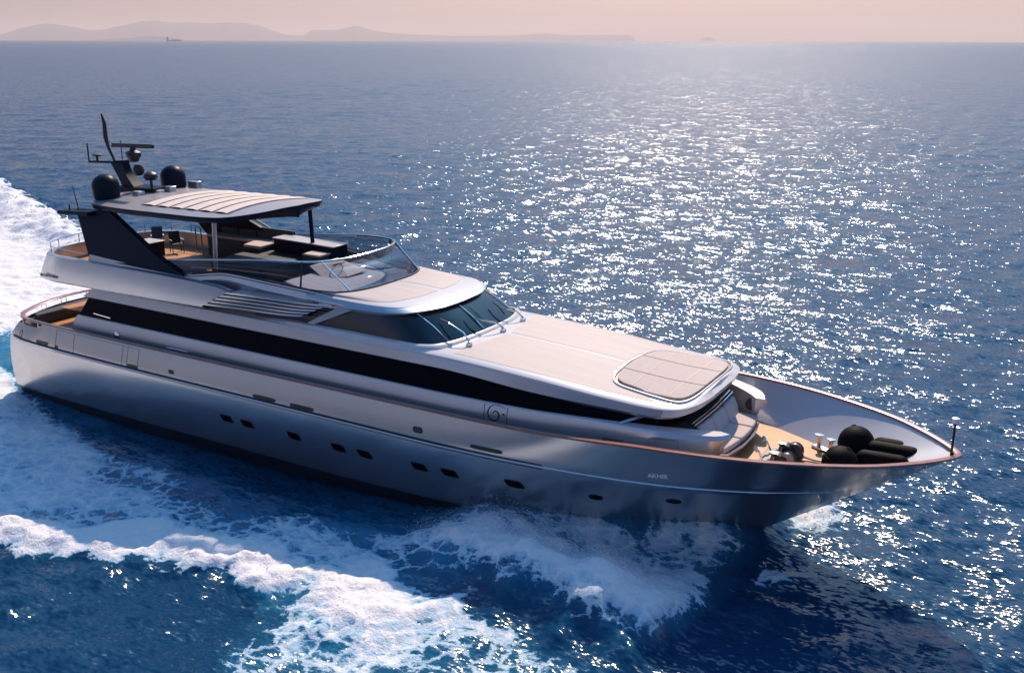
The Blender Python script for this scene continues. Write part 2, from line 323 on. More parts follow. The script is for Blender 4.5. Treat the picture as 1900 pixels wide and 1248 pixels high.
up_rows = [lerp(S, K, t, bu1) for t in (0, .25, .5, .75, 1)]
lo_rows = [lerp(K, B, t, bu2) for t in (0, .12, .25, .4, .55, .7, .85, 1)]
def transom(row, n=15, depth=1.1):
    """arc across the stern from the starboard corner to the port one"""
    p = row[0]; y = np.linspace(p[1], -p[1], n); a = 1 - (y / p[1]) ** 2; return np.stack([p[0] - depth * a, y, np.full(n, p[2])], 1)
hb = MB()
for rows in (up_rows, lo_rows): hb.half(rows, 0)
hb.half([B, Cc, Kl], 1)
hb.grid([transom(r) for r in up_rows], 0); hb.grid([transom(r) for r in lo_rows], 0); hb.grid([transom(B), transom(Cc, depth=.9)], 1)
hull = hb.build('hull', ['hull_paint', 'antifoul'], yacht, smooth=28)
def hull_y(x, z):
    """half breadth of the topsides at (x, z)"""
    for rows in (up_rows, lo_rows):
        for a, b in zip(rows[:-1], rows[1:]):
            za, zb = np.interp(x, a[:, 0], a[:, 2]), np.interp(x, b[:, 0], b[:, 2])
            if zb - 1e-6 <= z <= za + 1e-6:
                t = 0 if za == zb else (za - z) / (za - zb); ya, yb = np.interp(x, a[:, 0], -a[:, 1]), np.interp(x, b[:, 0], -b[:, 1]); return ya * (1 - t) + yb * t
    return float(np.interp(x, S[:, 0], -S[:, 1]))
def hull_p(x, z, out=0.0): return np.array([x, -hull_y(x, z) - out, z])
# rub rail along the knuckle with its dark seam groove
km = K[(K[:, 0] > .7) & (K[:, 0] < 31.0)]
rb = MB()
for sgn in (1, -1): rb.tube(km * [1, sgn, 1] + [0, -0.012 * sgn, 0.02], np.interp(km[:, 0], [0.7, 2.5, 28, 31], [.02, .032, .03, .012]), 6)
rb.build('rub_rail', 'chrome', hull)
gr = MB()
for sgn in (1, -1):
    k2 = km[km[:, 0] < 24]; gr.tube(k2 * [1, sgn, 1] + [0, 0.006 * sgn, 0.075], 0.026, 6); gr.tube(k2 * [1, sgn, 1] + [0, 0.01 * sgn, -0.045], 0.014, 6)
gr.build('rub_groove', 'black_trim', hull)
# spray rail on the dark bottom
sp_ = Cc[(Cc[:, 0] > 1) & (Cc[:, 0] < 24)]; sr = MB()
for sgn in (1, -1): sr.tube((sp_ * [1, sgn, 1]) + [0, -.02 * sgn, .02], 0.035, 6)
sr.build('spray_rail', 'navy_metal', hull)
# portholes
def hull_patch(name, x, z, w, h, rad, mt, slant=0.0, out=0.006, frame=True, n=28, ell=False):
    a = np.linspace(0, 2 * np.pi, n, endpoint=False); c, s = np.cos(a), np.sin(a); p = 2.0 if ell else 5.0
    px = np.sign(c) * np.abs(c) ** (2 / p) * w / 2; pz = np.sign(s) * np.abs(s) ** (2 / p) * h / 2; px = px - pz * slant
    ring = [hull_p(x + i, z + j, out) for i, j in zip(px, pz)]
    g = MB(); k = len(ring); g.add([hull_p(x, z, out)] + ring, [(0, 1 + i, 1 + (i + 1) % k) for i in range(k)])
    o = g.build(name, mt, hull)
    if frame:
        f = MB(); R = [np.array(hull_p(x + i * 1.0, z + j, out)) for i, j in zip(px, pz)]; f.tube(R + [R[0], ], 0.012, 5, cap=False); f.build('frame', 'black_trim', o)
    return o
for x, z in [(12.38, 1.31), (13.29, 1.31), (15.28, 1.32), (17.04, 1.32), (18.03, 1.33), (19.97, 1.36), (20.97, 1.38), (22.98, 1.46)]:
    hull_patch('porthole', x, z, 0.50, 0.24, .08, 'black_glass', slant=.45)
for x, z in [(25.2, 1.42), (27.15, 1.55)]: hull_patch('porthole', x, z, 0.36, 0.2, .1, 'black_glass', ell=True)
for x, z, w in [(14.15, 2.33), (15.69, 2.34), (2.98, 2.36), (8.03, 2.32), (22.2, 2.37)] and [(14.15, 2.36, .95), (15.69, 2.36, .95), (2.98, 2.36, .75), (8.03, 2.34, .55), (22.25, 2.42, 1.0)]:
    hull_patch('vent_slot', x, z, w, 0.11, .02, 'black_trim', frame=False, out=.012)
hull_patch('vent_slot', 9.95, 2.47, .26, 0.13, .02, 'black_trim', slant=.2, frame=False)
hull_patch('fairlead', 20.0, 2.52, .3, 0.15, .05, 'dark_fabric', slant=.2)
hull_patch('fairlead', 1.45, 2.4, .13, 0.3, .05, 'chrome', ell=True)
hull_patch('fairlead', 3.86, 2.33, .2, 0.14, .05, 'black_trim', frame=False)
# seams of the fold-down bulwark gates
sm = MB()
for x in (3.78, 4.82, 7.46, 7.72, 8.28): sm.tube([hull_p(x + .03 * (2.95 - z), z, .002) for z in np.linspace(2.28, 2.93, 5)], 0.007, 5)
sm.tube([hull_p(x, 2.93, .002) for x in np.linspace(3.75, 8.28, 20)], 0.007, 5); sm.build('gate_seam', 'black_trim', hull)
# badge on the bow
def put_text(s, size, name, parent, mt, origin, ux, uz):
    me = text_mesh(s, size); ux = Vector(ux).normalized(); uz = Vector(uz); uz = (uz - ux * uz.dot(ux)).normalized(); un = ux.cross(uz)
    M4 = Matrix((ux, uz, un)).transposed().to_4x4(); M4.translation = Vector(origin); me.transform(M4); return link(name, me, mt, parent, 0)
p0 = hull_p(26.72, 2.44, .012); p1 = hull_p(27.1, 2.46, .012); p2 = hull_p(26.72, 2.62, .012)
put_text('AKHIR', 0.175, 'badge_lettering', hull, 'white_letter', p0, p1 - p0, p2 - p0)

# cap rail: wood along the whole sheer and round the stern
def sweep(pth, prof, name, mt, parent, close=False):
    P = np.asarray(pth); T = np.gradient(P, axis=0)
    if close: T[0] = P[1] - P[-1]; T[-1] = P[0] - P[-2]
    T /= np.linalg.norm(T, axis=1)[:, None]; Nn = np.stack([T[:, 1], -T[:, 0], np.zeros(len(P))], 1); Nn /= np.linalg.norm(Nn, axis=1)[:, None] + 1e-9
    g = MB(); rows = [P + Nn * a + np.array([0, 0, 1.0]) * b for a, b in prof]; rows.append(rows[0]); g.grid(rows, 0, close)
    return g.build(name, mt, parent)
xs = np.r_[np.linspace(1.0, 26, 70), np.linspace(26.2, 33, 40), [33.17, 33.3, 33.42, 33.5]]
rail_s = np.stack([xs, -sheer_b(xs), sheer_z(xs) + .02], 1)
yy = np.linspace(-3.1, 3.1, 31)[1:-1]; rail_t = np.stack([1.0 - 1.15 * (1 - (yy / 3.15) ** 2), yy, np.full(len(yy), 3.0)], 1)
ringp = np.r_[rail_s[::-1][:-1] * 1.0, rail_t, (rail_s * [1, -1, 1])[:-1], rail_s[-1:]]
ringp = ringp[::-1]
prof = [(.045, -.025), (.06, .0), (.045, .03), (-.08, .035), (-.12, .01), (-.11, -.025)]
sweep(ringp, prof, 'cap_rail', 'cap_wood', yacht, close=True)
st = MB()
o_prev = None
for y in (-2.75, -1.65, -1.4, -.6, -.35, .6, .85, 1.8, 2.7):
    xx = 1.0 - 1.1 * (1 - (y / 3.15) ** 2); g = MB(); g.tube([(xx, y, 2.55), (xx, y, 2.99)], .018, 6); g.build('rail_stanchion', 'chrome', yacht)
for x in (1.35, 2.5): g = MB(); g.tube([(x, -float(sheer_b(x)) + .02, 2.75), (x, -float(sheer_b(x)) + .02, 3.0)], .018, 6); g.build('rail_stanchion', 'chrome', yacht)

# bulwark inside and decks
DX = [0.4, 2, 6, 20, 24, 26, 27.8, 28.7, 29.6, 30.4, 30.8, 31.0]; DB = [2.75, 3.1, 3.25, 3.28, 3.2, 2.85, 2.3, 1.9, 1.45, .85, .45, 0]
deck_b = pch(DX, DB); DZ = 2.38
ud = np.linspace(0, 1, 90) ** .8
sx = 1.0 + 32.3 * ud; dx_ = 1.0 + 30.0 * ud
top = np.stack([sx, -np.maximum(sheer_b(sx) - .11, 0.0), np.interp(sx, [1, 2.55, 2.7, 34], [2.72, 2.74, 0, 0])], 1)
top[:, 2] = np.where(sx > 2.6, sheer_z(sx) - .01, 2.74); bot = np.stack([dx_, -deck_b(dx_), np.full(90, DZ - .02)], 1)
mid = top * .55 + bot * .45; mid[:, 1] -= .06
bw = MB(); bw.half([top, mid, bot], 0)
it = [np.stack([(1.0 - .95 * (1 - (np.linspace(-3.0, 3.0, 15) / 3.05) ** 2)) + .1, np.linspace(-3.0, 3.0, 15), np.full(15, z)], 1) for z in (2.72, 2.36)]
bw.grid(it); bw.grid([np.array([r[-1] for r in (top, mid, bot)]), np.array([r[-1] * [1, -1, 1] for r in (top, mid, bot)])]); bw.build('bulwark_lining', 'bulwark_paint', yacht)
dk = MB(); dxs = np.r_[np.linspace(.15, 30, 60), [30.4, 30.7, 30.9, 31.0]]; r0 = np.stack([dxs, -deck_b(dxs) - .04, np.full(len(dxs), DZ)], 1)
dk.half([r0, r0 * [1, 0, 1]]); dk.build('main_deck', 'teak', yacht, smooth=0)

# deckhouse skirt, running forward into the arms of the bow sofa
def H(pts, n=90): return path([(x, -y, z) for x, y, z in pts], n)
foot = H([(3.95, 3.0, DZ - .01), (20, 3.02, DZ - .01), (23, 2.88, DZ - .01), (25, 2.62, DZ - .01), (26.4, 2.35, DZ - .01), (27.3, 2.0, DZ - .01), (27.75, 1.6, DZ - .01), (27.85, 1.3, DZ - .01)])
midr = H([(4.0, 3.14, 2.76), (20, 3.17, 2.78), (23, 3.05, 2.84), (25, 2.86, 2.95), (26.5, 2.62, 3.03), (27.5, 2.28, 3.08), (28.05, 1.86, 3.08), (28.15, 1.5, 3.08)])
lowr = H([(3.97, 3.1, 2.52), (20, 3.13, 2.52), (23, 2.98, 2.6), (25, 2.74, 2.62), (26.45, 2.48, 2.65), (27.4, 2.14, 2.68), (27.9, 1.74, 2.7), (28.0, 1.4, 2.7)])
topr = H([(4.33, 2.99, 3.45), (20, 3.02, 3.46), (23, 2.94, 3.47), (25, 2.79, 3.52), (26.5, 2.58, 3.5), (27.45, 2.26, 3.46), (28.1, 1.86, 3.40), (28.25, 1.5, 3.36)])
hi_r = H([(4.2, 3.055, 3.25), (20, 3.085, 3.26), (23, 3.0, 3.29), (25, 2.85, 3.36), (26.5, 2.65, 3.36), (27.55, 2.31, 3.33), (28.18, 1.88, 3.29), (28.32, 1.5, 3.26)])
inr = H([(4.36, 2.86, 3.47), (20, 2.88, 3.48), (23, 2.80, 3.49), (25, 2.6, 3.53), (26.4, 2.3, 3.51), (27.2, 1.95, 3.46), (27.75, 1.64, 3.41), (28.0, 1.45, 3.37)])
inb = inr.copy(); inb[:, 2] = 2.7
dh = MB(); dh.half([foot, lowr, midr, hi_r, topr]); dh.half([topr, inr, inb], 1)
dh.grid([foot[:1] * [1, 1, 1], foot[:1] * [1, -1, 1]]) if False else None
aft = [np.stack([np.full(9, r[0, 0]), np.linspace(r[0, 1], -r[0, 1], 9), np.full(9, r[0, 2])], 1) for r in (foot, lowr, midr, hi_r, topr)]
dh.grid(aft); 
end = [np.stack([np.linspace(r[-1, 0], inb[-1, 0], 2), [r[-1, 1], inb[-1, 1]], [r[-1, 2], min(r[-1, 2], 3.36)]], 1) for r in (foot, lowr, midr, hi_r, topr)]
for sg in (1, -1): dh.grid([e_ * [1, sg, 1] for e_ in end])
deckhouse = dh.build('deckhouse', ['silver_paint', 'white_gelcoat'], yacht, smooth=32)
# side door with the spiral emblem
def skirt_y(x, z):
    rows = [foot, lowr, midr, hi_r, topr]
    for a, b in zip(rows[:-1], rows[1:]):
        za, zb = np.interp(x, a[:, 0], a[:, 2]), np.interp(x, b[:, 0], b[:, 2])
        if za <= z <= zb + 1e-6: t = (z - za) / (zb - za); return np.interp(x, a[:, 0], -a[:, 1]) * (1 - t) + np.interp(x, b[:, 0], -b[:, 1]) * t
    return float(np.interp(x, topr[:, 0], -topr[:, 1]))
def skirt_p(x, z, out=.004): return np.array([x, -skirt_y(x, z) - out, z])
d_ = MB(); d_.grid([[skirt_p(x, z, .002) for x in np.linspace(21.8, 22.52, 6)] for z in np.linspace(2.5, 3.44, 14)]); door = d_.build('side_door', 'silver_paint', deckhouse)
for x in (21.8, 22.52): d_ = MB(); d_.tube([skirt_p(x, z) for z in np.linspace(2.5, 3.44, 8)], .009, 5); d_.build('door_seam', 'black_trim', door)
sp = [(0.27 * (1 - t * .80), math.radians(95 + 430 * t)) for t in np.linspace(0, 1, 40)]
spir = [skirt_p(22.14 + r * .95 * math.cos(a), 3.2 + r * .95 * math.sin(a), .006) for r, a in sp]; spir = [skirt_p(22.45, 3.41, .006), skirt_p(22.3, 3.44, .006)] + spir
g = MB(); g.tube(spir, np.interp(np.linspace(0, 1, len(spir)), [0, .15, .45, 1], [.006, .016, .026, .012]), 6); g.build('spiral_emblem', 'black_trim', door)
g = MB(); g.lathe([(.0, 0), (.03, 0), (.03, .015), (.0, .015)], skirt_p(22.42, 3.24), 10, (0, -1, 0)); g.build('latch', 'black_trim', door)
g = MB()
for z in (3.05, 3.1): g.tube([skirt_p(x, z) for x in np.linspace(25.3, 25.85, 6)], .014, 5)
g.build('air_grille', 'black_trim', deckhouse)
g = MB()
g.tube([skirt_p(26.52, z) for z in np.linspace(2.75, 3.3, 6)] + [skirt_p(x, 3.3) for x in np.linspace(26.6, 27.2, 6)] + [skirt_p(27.22, z) for z in np.linspace(3.25, 2.75, 5)], .006, 5); g.build('locker_seam', 'black_trim', deckhouse)
g = MB(); g.lathe([(.0, 0), (.13, 0), (.16, .02), (.10, .035), (.05, .05), (0, .05)], skirt_p(6.55, 3.02, -.01), 18, (0, -1, .1)); g.build('round_light', 'chrome', deckhouse)
g = MB(); g.tube([skirt_p(x, 3.05, .05) for x in np.linspace(9.2, 10.2, 4)], .018, 6); g.build('grab_bar', 'chrome', deckhouse)

# saloon window band
gb = H([(4.36, 2.93, 3.45), (20, 2.96, 3.46), (23, 2.87, 3.47), (25, 2.68, 3.50), (26.0, 2.42, 3.47), (26.6, 1.9, 3.40), (26.85, 1.0, 3.36), (26.9, 0, 3.36)], 100)
gt = H([(4.75, 2.72, 4.12), (12, 2.70, 4.10), (20, 2.66, 4.08), (23, 2.58, 3.90), (25, 2.40, 3.80), (26.2, 2.1, 3.78), (26.75, 1.6, 3.78), (26.98, .8, 3.79), (27.03, 0, 3.80)], 100)
w = MB(); w.half([gb, gt]); w.grid([np.stack([np.full(5, r[0, 0]), np.linspace(r[0, 1], -r[0, 1], 5), np.full(5, r[0, 2])], 1) for r in (gb, gt)])
saloon = w.build('saloon_window', 'black_glass', yacht)
g = MB(); g.prism([(25.55, -2.62, 3.5), (25.68, -2.6, 3.5), (26.5, -2.08, 3.79), (26.28, -2.14, 3.79)], (0, -.05, 0)); g.build('window_post', 'silver_paint', saloon)
g = MB(); g.tube([(5.2 + .9 * t, -2.93, 3.62 - .05 * t) for t in (0, .5, 1)], .02, 5); g.build('door_handle', 'chrome', saloon)

# deckhouse roof with its deep overhang
rbot = H([(4.6, 2.74, 4.10), (12, 2.73, 4.08), (20, 2.70, 4.06), (23.2, 2.62, 3.86), (25.3, 2.47, 3.75), (26.6, 2.34, 3.73), (26.98, 2.12, 3.74), (27.22, 1.52, 3.77), (27.31, .8, 3.8), (27.33, 0, 3.82)], 120)
rmid = H([(4.55, 2.80, 4.14), (12, 2.79, 4.12), (20, 2.76, 4.10), (23.2, 2.68, 3.90), (25.35, 2.54, 3.84), (26.65, 2.42, 3.82), (27.1, 2.2, 3.84), (27.4, 1.58, 3.89), (27.51, .8, 3.93), (27.53, 0, 3.95)], 120)
rtop = H([(5.0, 2.73, 4.44), (12, 2.72, 4.48), (18, 2.70, 4.45), (20, 2.67, 4.42), (23.2, 2.62, 4.26), (25.35, 2.53, 4.09), (26.6, 2.43, 4.03), (27.1, 2.2, 4.03), (27.45, 1.57, 4.06), (27.57, .8, 4.10), (27.6, 0, 4.12)], 120)
rin = rtop * [1, .955, 1] + [-.03, 0, .055]; rin[:, 0] -= np.interp(rtop[:, 0], [26, 27.6], [0, .12])
def crown(r, f, camb=.09): q = r.copy(); q[:, 1] *= f; q[:, 2] += camb * (1 - f * f); return q
dr = MB(); dr.half([rbot * [1, .9, 1], rbot, rmid, rtop, rin] + [crown(rin, f) for f in (.8, .6, .4, .2, 0)])
roof = dr.build('deckhouse_roof', 'white_gelcoat', yacht, smooth=40)
# the overhang edge is painted silver
def roof_z(x, y):
    e_ = np.interp(x, rin[:, 0], -rin[:, 1]); z_ = np.interp(x, rin[:, 0], rin[:, 2]); f = min(1, abs(y) / max(e_, 1e-3)); return z_ + .09 * (1 - f * f)
es = MB(); off = np.array([0, -.004, 0]); cut = rmid[:, 0] < 26.9
es.half([(r_ + off)[cut] for r_ in (rbot, rmid, rtop * .8 + rmid * .2)]); es.build('roof_edge', 'silver_paint', roof)
def roof_panel(x0, x1, y0f, y1f, name='roof_panel', mt='nonskid', h=.006, n=16, k=8, parent=None):
    rows = []
    for j in range(k + 1):
        r = []
        for i in range(n + 1):
            t = i / n; xa = x0(j / k) + (x1(j / k) - x0(j / k)) * t; y = y0f(xa) + (y1f(xa) - y0f(xa)) * j / k; r.append((xa, y, roof_z(xa, y) + h))
        rows.append(r)
    return MB().grid(rows).build(name, mt, parent or roof)
edge_in = lambda x: -(np.interp(x, rin[:, 0], -rin[:, 1]) - .16)
front = lambda t: 20.55 + .55 * (1 - (1 - t) ** 2)
roof_panel(lambda t: 20.35 + .45 * t, lambda t: 26.5 - 1.85 * min(1, t * 1.6), edge_in, lambda x: -.06)
roof_panel(lambda t: 20.35 + .45 * t, lambda t: 26.5 - 1.85 * min(1, t * 1.6), lambda x: -edge_in(x), lambda x: .06)
# sun pad let into the roof
def pad_outline(s, n=40):
    a = np.linspace(0, 2 * np.pi, n, endpoint=False); c, q = np.cos(a), np.sin(a); px = np.sign(c) * np.abs(c) ** .30; py = np.sign(q) * np.abs(q) ** .30
    return [(26.05 + 1.10 * s * px_ + .16 * (1 - py_ ** 2) * px_, py_ * (1.84 + .16 * px_) * s) for px_, py_ in zip(px, py)]
fr = MB(); o1 = pad_outline(1.05); o2 = pad_outline(1.0)
fr.grid([[(x, y, roof_z(min(x, 27.3), y) + .004) for x, y in o1], [(x, y, roof_z(min(x, 27.3), y) + .05) for x, y in pad_outline(1.035)], [(x, y, roof_z(x, y) + .05) for x, y in pad_outline(1.012)], [(x, y, roof_z(x, y) + .012) for x, y in o2]], 0, True)
padframe = fr.build('sun_pad_surround', 'white_gelcoat', roof)
pb = MB(); o3 = pad_outline(.995); pb.add([(26.05, 0, roof_z(26.05, 0) + .014)] + [(x, y, roof_z(x, y) + .014) for x, y in o3], [(0, 1 + i, 1 + (i + 1) % 40) for i in range(40)]); pb.build('sun_pad_well', 'black_trim', padframe)
poly = np.array(pad_outline(.955, 200))
for a, b in ((-2.1, -.68), (-.65, .65), (.68, 2.1)):
    rows = []
    for y in np.linspace(max(a, poly[:, 1].min() + .01), min(b, poly[:, 1].max() - .01), 12):
        i = np.abs(poly[:, 1] - y) < .1; xl = poly[i & (poly[:, 0] < 26)][:, 0]; xr = poly[i & (poly[:, 0] > 26)][:, 0]
        lo = np.interp(y, *zip(*sorted(zip(poly[poly[:, 0] < 26.05][:, 1], poly[poly[:, 0] < 26.05][:, 0])))); hi = np.interp(y, *zip(*sorted(zip(poly[poly[:, 0] > 26.05][:, 1], poly[poly[:, 0] > 26.05][:, 0]))))
        rows.append([(x, y, roof_z(x, y)) for x in np.linspace(lo, hi, 14)])
    g = MB(); tp = [np.array(r) + [0, 0, .075] for r in rows]; bt = [np.array(r) + [0, 0, .02] for r in rows]
    g.grid(tp); g.grid([bt[0], tp[0]]); g.grid([bt[-1], tp[-1]]); g.grid([[r[0] for r in bt], [r[0] for r in tp]]); g.grid([[r[-1] for r in bt], [r[-1] for r in tp]])
    c = g.build('sun_cushion', 'cushion_tan', padframe, bevel=.012)
    for xx in (25.55, 26.65):
        s_ = MB(); s_.grid([[(xx + dxx, y, roof_z(xx, y) + .079) for y in np.linspace(max(a, -1.68) + .03, min(b, 1.68) - .03, 8)] for dxx in (-.02, .02)]); s_.build('seam_band', 'canvas', c)

# bow sofa
sofa = MB()
pl = lambda pts, z: [(x, y, z) for x, y in pts]
sofa.prism(pl([(27.0, -1.5), (28.0, -1.42), (28.15, -.7), (28.18, 0), (28.15, .7), (28.0, 1.42), (27.0, 1.5)], DZ), (0, 0, .34)); 
bow_sofa = sofa.build('bow_sofa', 'silver_paint', yacht, bevel=.03)
g = MB(); g.prism(pl([(27.85, -1.45), (28.2, -1.3), (28.33, -.6), (28.36, 0), (28.33, .6), (28.2, 1.3), (27.85, 1.45)], 2.66), (0, 0, .07)); g.build('sofa_edge_trim', 'chrome', bow_sofa, bevel=.02)
ys = [-1.42, -.5, .46, 1.42]
for a, b in zip(ys[:-1], ys[1:]):
    xf = lambda y: 28.28 - .16 * (y / 1.4) ** 2
    g = MB(); yl = np.linspace(a + .02, b - .02, 6)
    g.prism([(27.55, y, 2.74) for y in yl] + [(xf(y), y, 2.74) for y in yl[::-1]], (0, 0, .16)); g.build('seat_cushion', 'cushion_tan', bow_sofa, bevel=.05)
    g = MB(); bx = lambda y: 27.42 + .05 * math.cos(y)
    prof_ = [(-.04, 2.86), (.16, 2.86), (.08, 3.12), (-.02, 3.34), (-.14, 3.34)]
    rows = [[(bx(y) + dx0 , y, z) for dx0, z in prof_] for y in yl]; g.grid([[r[k] for r in rows] for k in range(5)] + [[r[0] for r in rows]]); g.add(rows[0], [(0, 1, 2, 3, 4)]); g.add(rows[-1], [(4, 3, 2, 1, 0)])
    g.build('back_cushion', 'cushion_grey', bow_sofa, bevel=.05)
g = MB(); g.tube([(27.30 + .05 * math.cos(y), y, 3.40) for y in np.linspace(-1.5, 1.5, 15)], .03, 8); g.tube([(27.22 + .05 * math.cos(y), y, 3.44) for y in np.linspace(-1.5, 1.5, 15)], .022, 8); g.build('backrest_rail', 'chrome', bow_sofa)
g = MB(); g.box((27.08, 0, 2.95), (.3, 3.3, .85)); g.build('sofa_bulkhead', 'dark_fabric', bow_sofa)
g = MB(); g.box((27.5, -1.62, 3.28), (.95, .26, .07), rot=.12); g.build('side_table', 'white_gelcoat', bow_sofa, bevel=.02)
g = MB(); g.lathe([(0, 0), (.17, 0), (.18, .015), (.15, .03), (0, .02)], (27.86, 1.575, 3.12), 20, (.35, -1, .15)); g.build('speaker', 'black_trim', bow_sofa)

# pilothouse glass
pb_ = H([(12.6, 2.5, 4.46), (14.6, 2.5, 4.6), (17, 2.5, 4.59), (19.0, 2.46, 4.56), (19.55, 2.3, 4.57), (19.88, 1.75, 4.58), (20.08, .9, 4.60), (20.13, 0, 4.61)], 80)
pt_ = H([(13.6, 2.38, 5.2), (15.8, 2.36, 5.2), (17.6, 2.32, 5.26), (18.25, 2.18, 5.30), (18.65, 1.7, 5.31), (18.95, .9, 5.32), (19.0, 0, 5.33)], 80)
w = MB(); w.half([pb_, pb_ * .5 + pt_ * .5 + [.05, -.02, .0], pt_]); pilot = w.build('pilothouse_window', 'cabin_glass', yacht)
cm = MB(); c1 = pb_ * [1, 1.06, 1] + [.12, 0, 0]; c2 = c1.copy(); c1[:, 2] -= .02; c2[:, 2] = [roof_z(min(x, 27), y) - .02 if False else 4.40 for x, y in zip(c2[:, 0], c2[:, 1])]
c0 = pb_ * [1, 1.012, 1] + [.01, 0, .03]; cm.half([c0, c1 + [0, 0, .02], c2 * [1, 1.03, 1] + [.1, 0, 0]]); cm.build('window_coaming', 'white_gelcoat', yacht, smooth=50)
def onglass(t, k): i = int(np.clip(t, 0, 1) * (len(pb_) - 1)); return pb_[i] * (1 - k) + pt_[i] * k
for yb in (-1.9, -.32, .32, 1.9):
    i = np.argmin(np.abs(-pb_[50:, 1] - abs(yb))) + 50; j = np.argmin(np.abs(-pt_[45:, 1] - abs(yb) * .95)) + 45; s_ = -1 if yb > 0 else 1
    if yb == .32: continue
    g = MB(); a, b = pb_[i] * [1, s_, 1] + [.03, 0, .02], pt_[j] * [1, s_, 1] + [.03, 0, 0]
    mid_ = (a + b) / 2 + [.05, 0, .02]; g.tube([a, mid_, b], .016, 6); g.build('mullion', 'chrome', pilot)
for base, tip_, mid_ in (((20.42, -1.66, 4.6), (19.2, -1.5, 5.08), (19.75, -1.55, 4.92)), ((20.55, .02, 4.62), (19.55, -.55, 5.08), (20.0, -.62, 4.78)), ((20.42, 1.42, 4.6), (19.5, .95, 5.08), (19.95, .9, 4.80))):
    base, tip_, mid_ = map(np.array, (base, tip_, mid_)); c = (tip_ + mid_) / 2 + [.12, 0, .06]
    g = MB(); g.lathe([(0, 0), (.1, 0), (.09, .05), (0, .06)], base - [0, 0, .05], 12); wp = g.build('wiper', 'chrome', yacht)
    g = MB(); g.tube([base + [0, 0, .03], base * .7 + c * .3 + [.02, 0, .12], c], [.035, .028, .018], 6); g.build('wiper_arm', 'chrome', wp)
    g = MB(); g.tube([tip_ + [.1, 0, .04], c, mid_ + [.12, 0, .0]], .022, 5); g.build('wiper_blade', 'black_trim', wp)

# brow over the pilothouse: thick rounded visor and its top panel
bb0 = H([(12.4, 2.46, 5.42), (13.6, 2.44, 5.36), (15.8, 2.42, 5.18), (17.6, 2.38, 5.22), (18.35, 2.22, 5.27), (18.78, 1.72, 5.28), (19.1, .9, 5.29), (19.17, 0, 5.30)], 80)
bb1 = H([(12.4, 2.50, 5.48), (13.6, 2.48, 5.42), (15.8, 2.46, 5.27), (17.6, 2.42, 5.30), (18.42, 2.24, 5.33), (18.85, 1.74, 5.35), (19.15, .9, 5.36), (19.22, 0, 5.37)], 80)
bb2 = H([(12.4, 2.46, 5.66), (13.6, 2.44, 5.62), (15.8, 2.37, 5.49), (17.5, 2.30, 5.45), (18.22, 2.12, 5.45), (18.62, 1.66, 5.46), (18.9, .9, 5.47), (18.96, 0, 5.48)], 80)
bb3 = H([(12.4, 2.40, 5.70), (13.6, 2.38, 5.66), (15.8, 2.26, 5.53), (17.3, 2.15, 5.50), (17.85, 1.95, 5.50), (18.15, 1.5, 5.52), (18.36, .8, 5.53), (18.4, 0, 5.54)], 80)
br = MB(); br.half([bb0 * [1, .93, 1] + [-.1, 0, .02], bb0, bb1, bb2, bb3]); brow = br.build('brow', 'silver_paint', yacht, smooth=50)
wsb = H([(13.0, 2.42, 5.66), (13.8, 2.36, 5.65), (15.2, 2.26, 5.59), (15.85, 2.06, 5.58), (16.25, 1.53, 5.59), (16.45, .8, 5.60), (16.5, 0, 5.61)], 60)
bo = H([(13.2, 2.385, 5.665), (14.4, 2.34, 5.62), (15.8, 2.258, 5.528), (17.3, 2.148, 5.498), (17.85, 1.948, 5.498), (18.15, 1.498, 5.518), (18.36, .8, 5.528), (18.4, 0, 5.538)], 60)
def deck_pt(i, t, h=0.0): p_ = bo[i] * (1 - t) + wsb[i] * t; p_ = p_.copy(); p_[2] += .03 * 4 * t * (1 - t) + h; return p_
bt_ = MB(); bt_.half([np.array([deck_pt(i, t) for i in range(60)]) for t in np.linspace(0, 1, 8)]); browtop = bt_.build('brow_top', 'white_gelcoat', brow)
wr = MB(); wr.half([bb2[bb2[:, 0] > 15.2] + [0, -.004, .004], (bb2 * .5 + bb3 * .5)[bb2[:, 0] > 15.2] + [0, -.004, .012], bb3[bb2[:, 0] > 15.2] + [0, 0, .004]]); wr.build('brow_lip', 'white_gelcoat', brow, smooth=50)
for sg in (-1, 1):
    rows = []
    for t in np.linspace(.07, .93, 9):
        r = np.array([deck_pt(i, t, .006) for i in range(24, 60)]); r = line(r[-r[:, 1] > .045], 30); rows.append(r * [1, -sg, 1])
    MB().grid(rows).build('brow_panel', 'nonskid', browtop)

# upper deck: side wings, floor, coaming
wo_b = H([(10.85, 2.98, 4.67), (6, 3.0, 4.60), (3.4, 3.0, 4.58), (2.3, 2.86, 4.57), (1.65, 2.3, 4.56), (1.3, 1.3, 4.56), (1.2, 0, 4.56)], 80)
wo_m = wo_b + [0, 0, .0]; wo_t = H([(12.1, 2.97, 5.30), (11.4, 2.97, 5.42), (7.5, 3.0, 5.50), (5, 3.0, 5.50), (3.6, 3.0, 5.50), (2.85, 2.86, 5.48), (2.2, 2.3, 5.47), (1.75, 1.3, 5.46), (1.65, 0, 5.46)], 80)
wi_t = wo_t * [1, .92, 1] + [.12, 0, .01]; wi_b = wi_t.copy(); wi_b[:, 2] = 4.9
wlow = wo_b * [1, .97, 1] + [.06, 0, -.07]
wg = MB(); wg.half([wlow * [1, .9, 1] + [.2, 0, 0], wlow, wo_b, wo_b * .5 + wo_t * .5 + [0, -.02, 0], wo_t, wo_t * .5 + wi_t * .5 + [0, 0, .03], wi_t, wi_b])
wing = wg.build('upper_deck_bulwark', 'silver_paint', yacht, smooth=35)
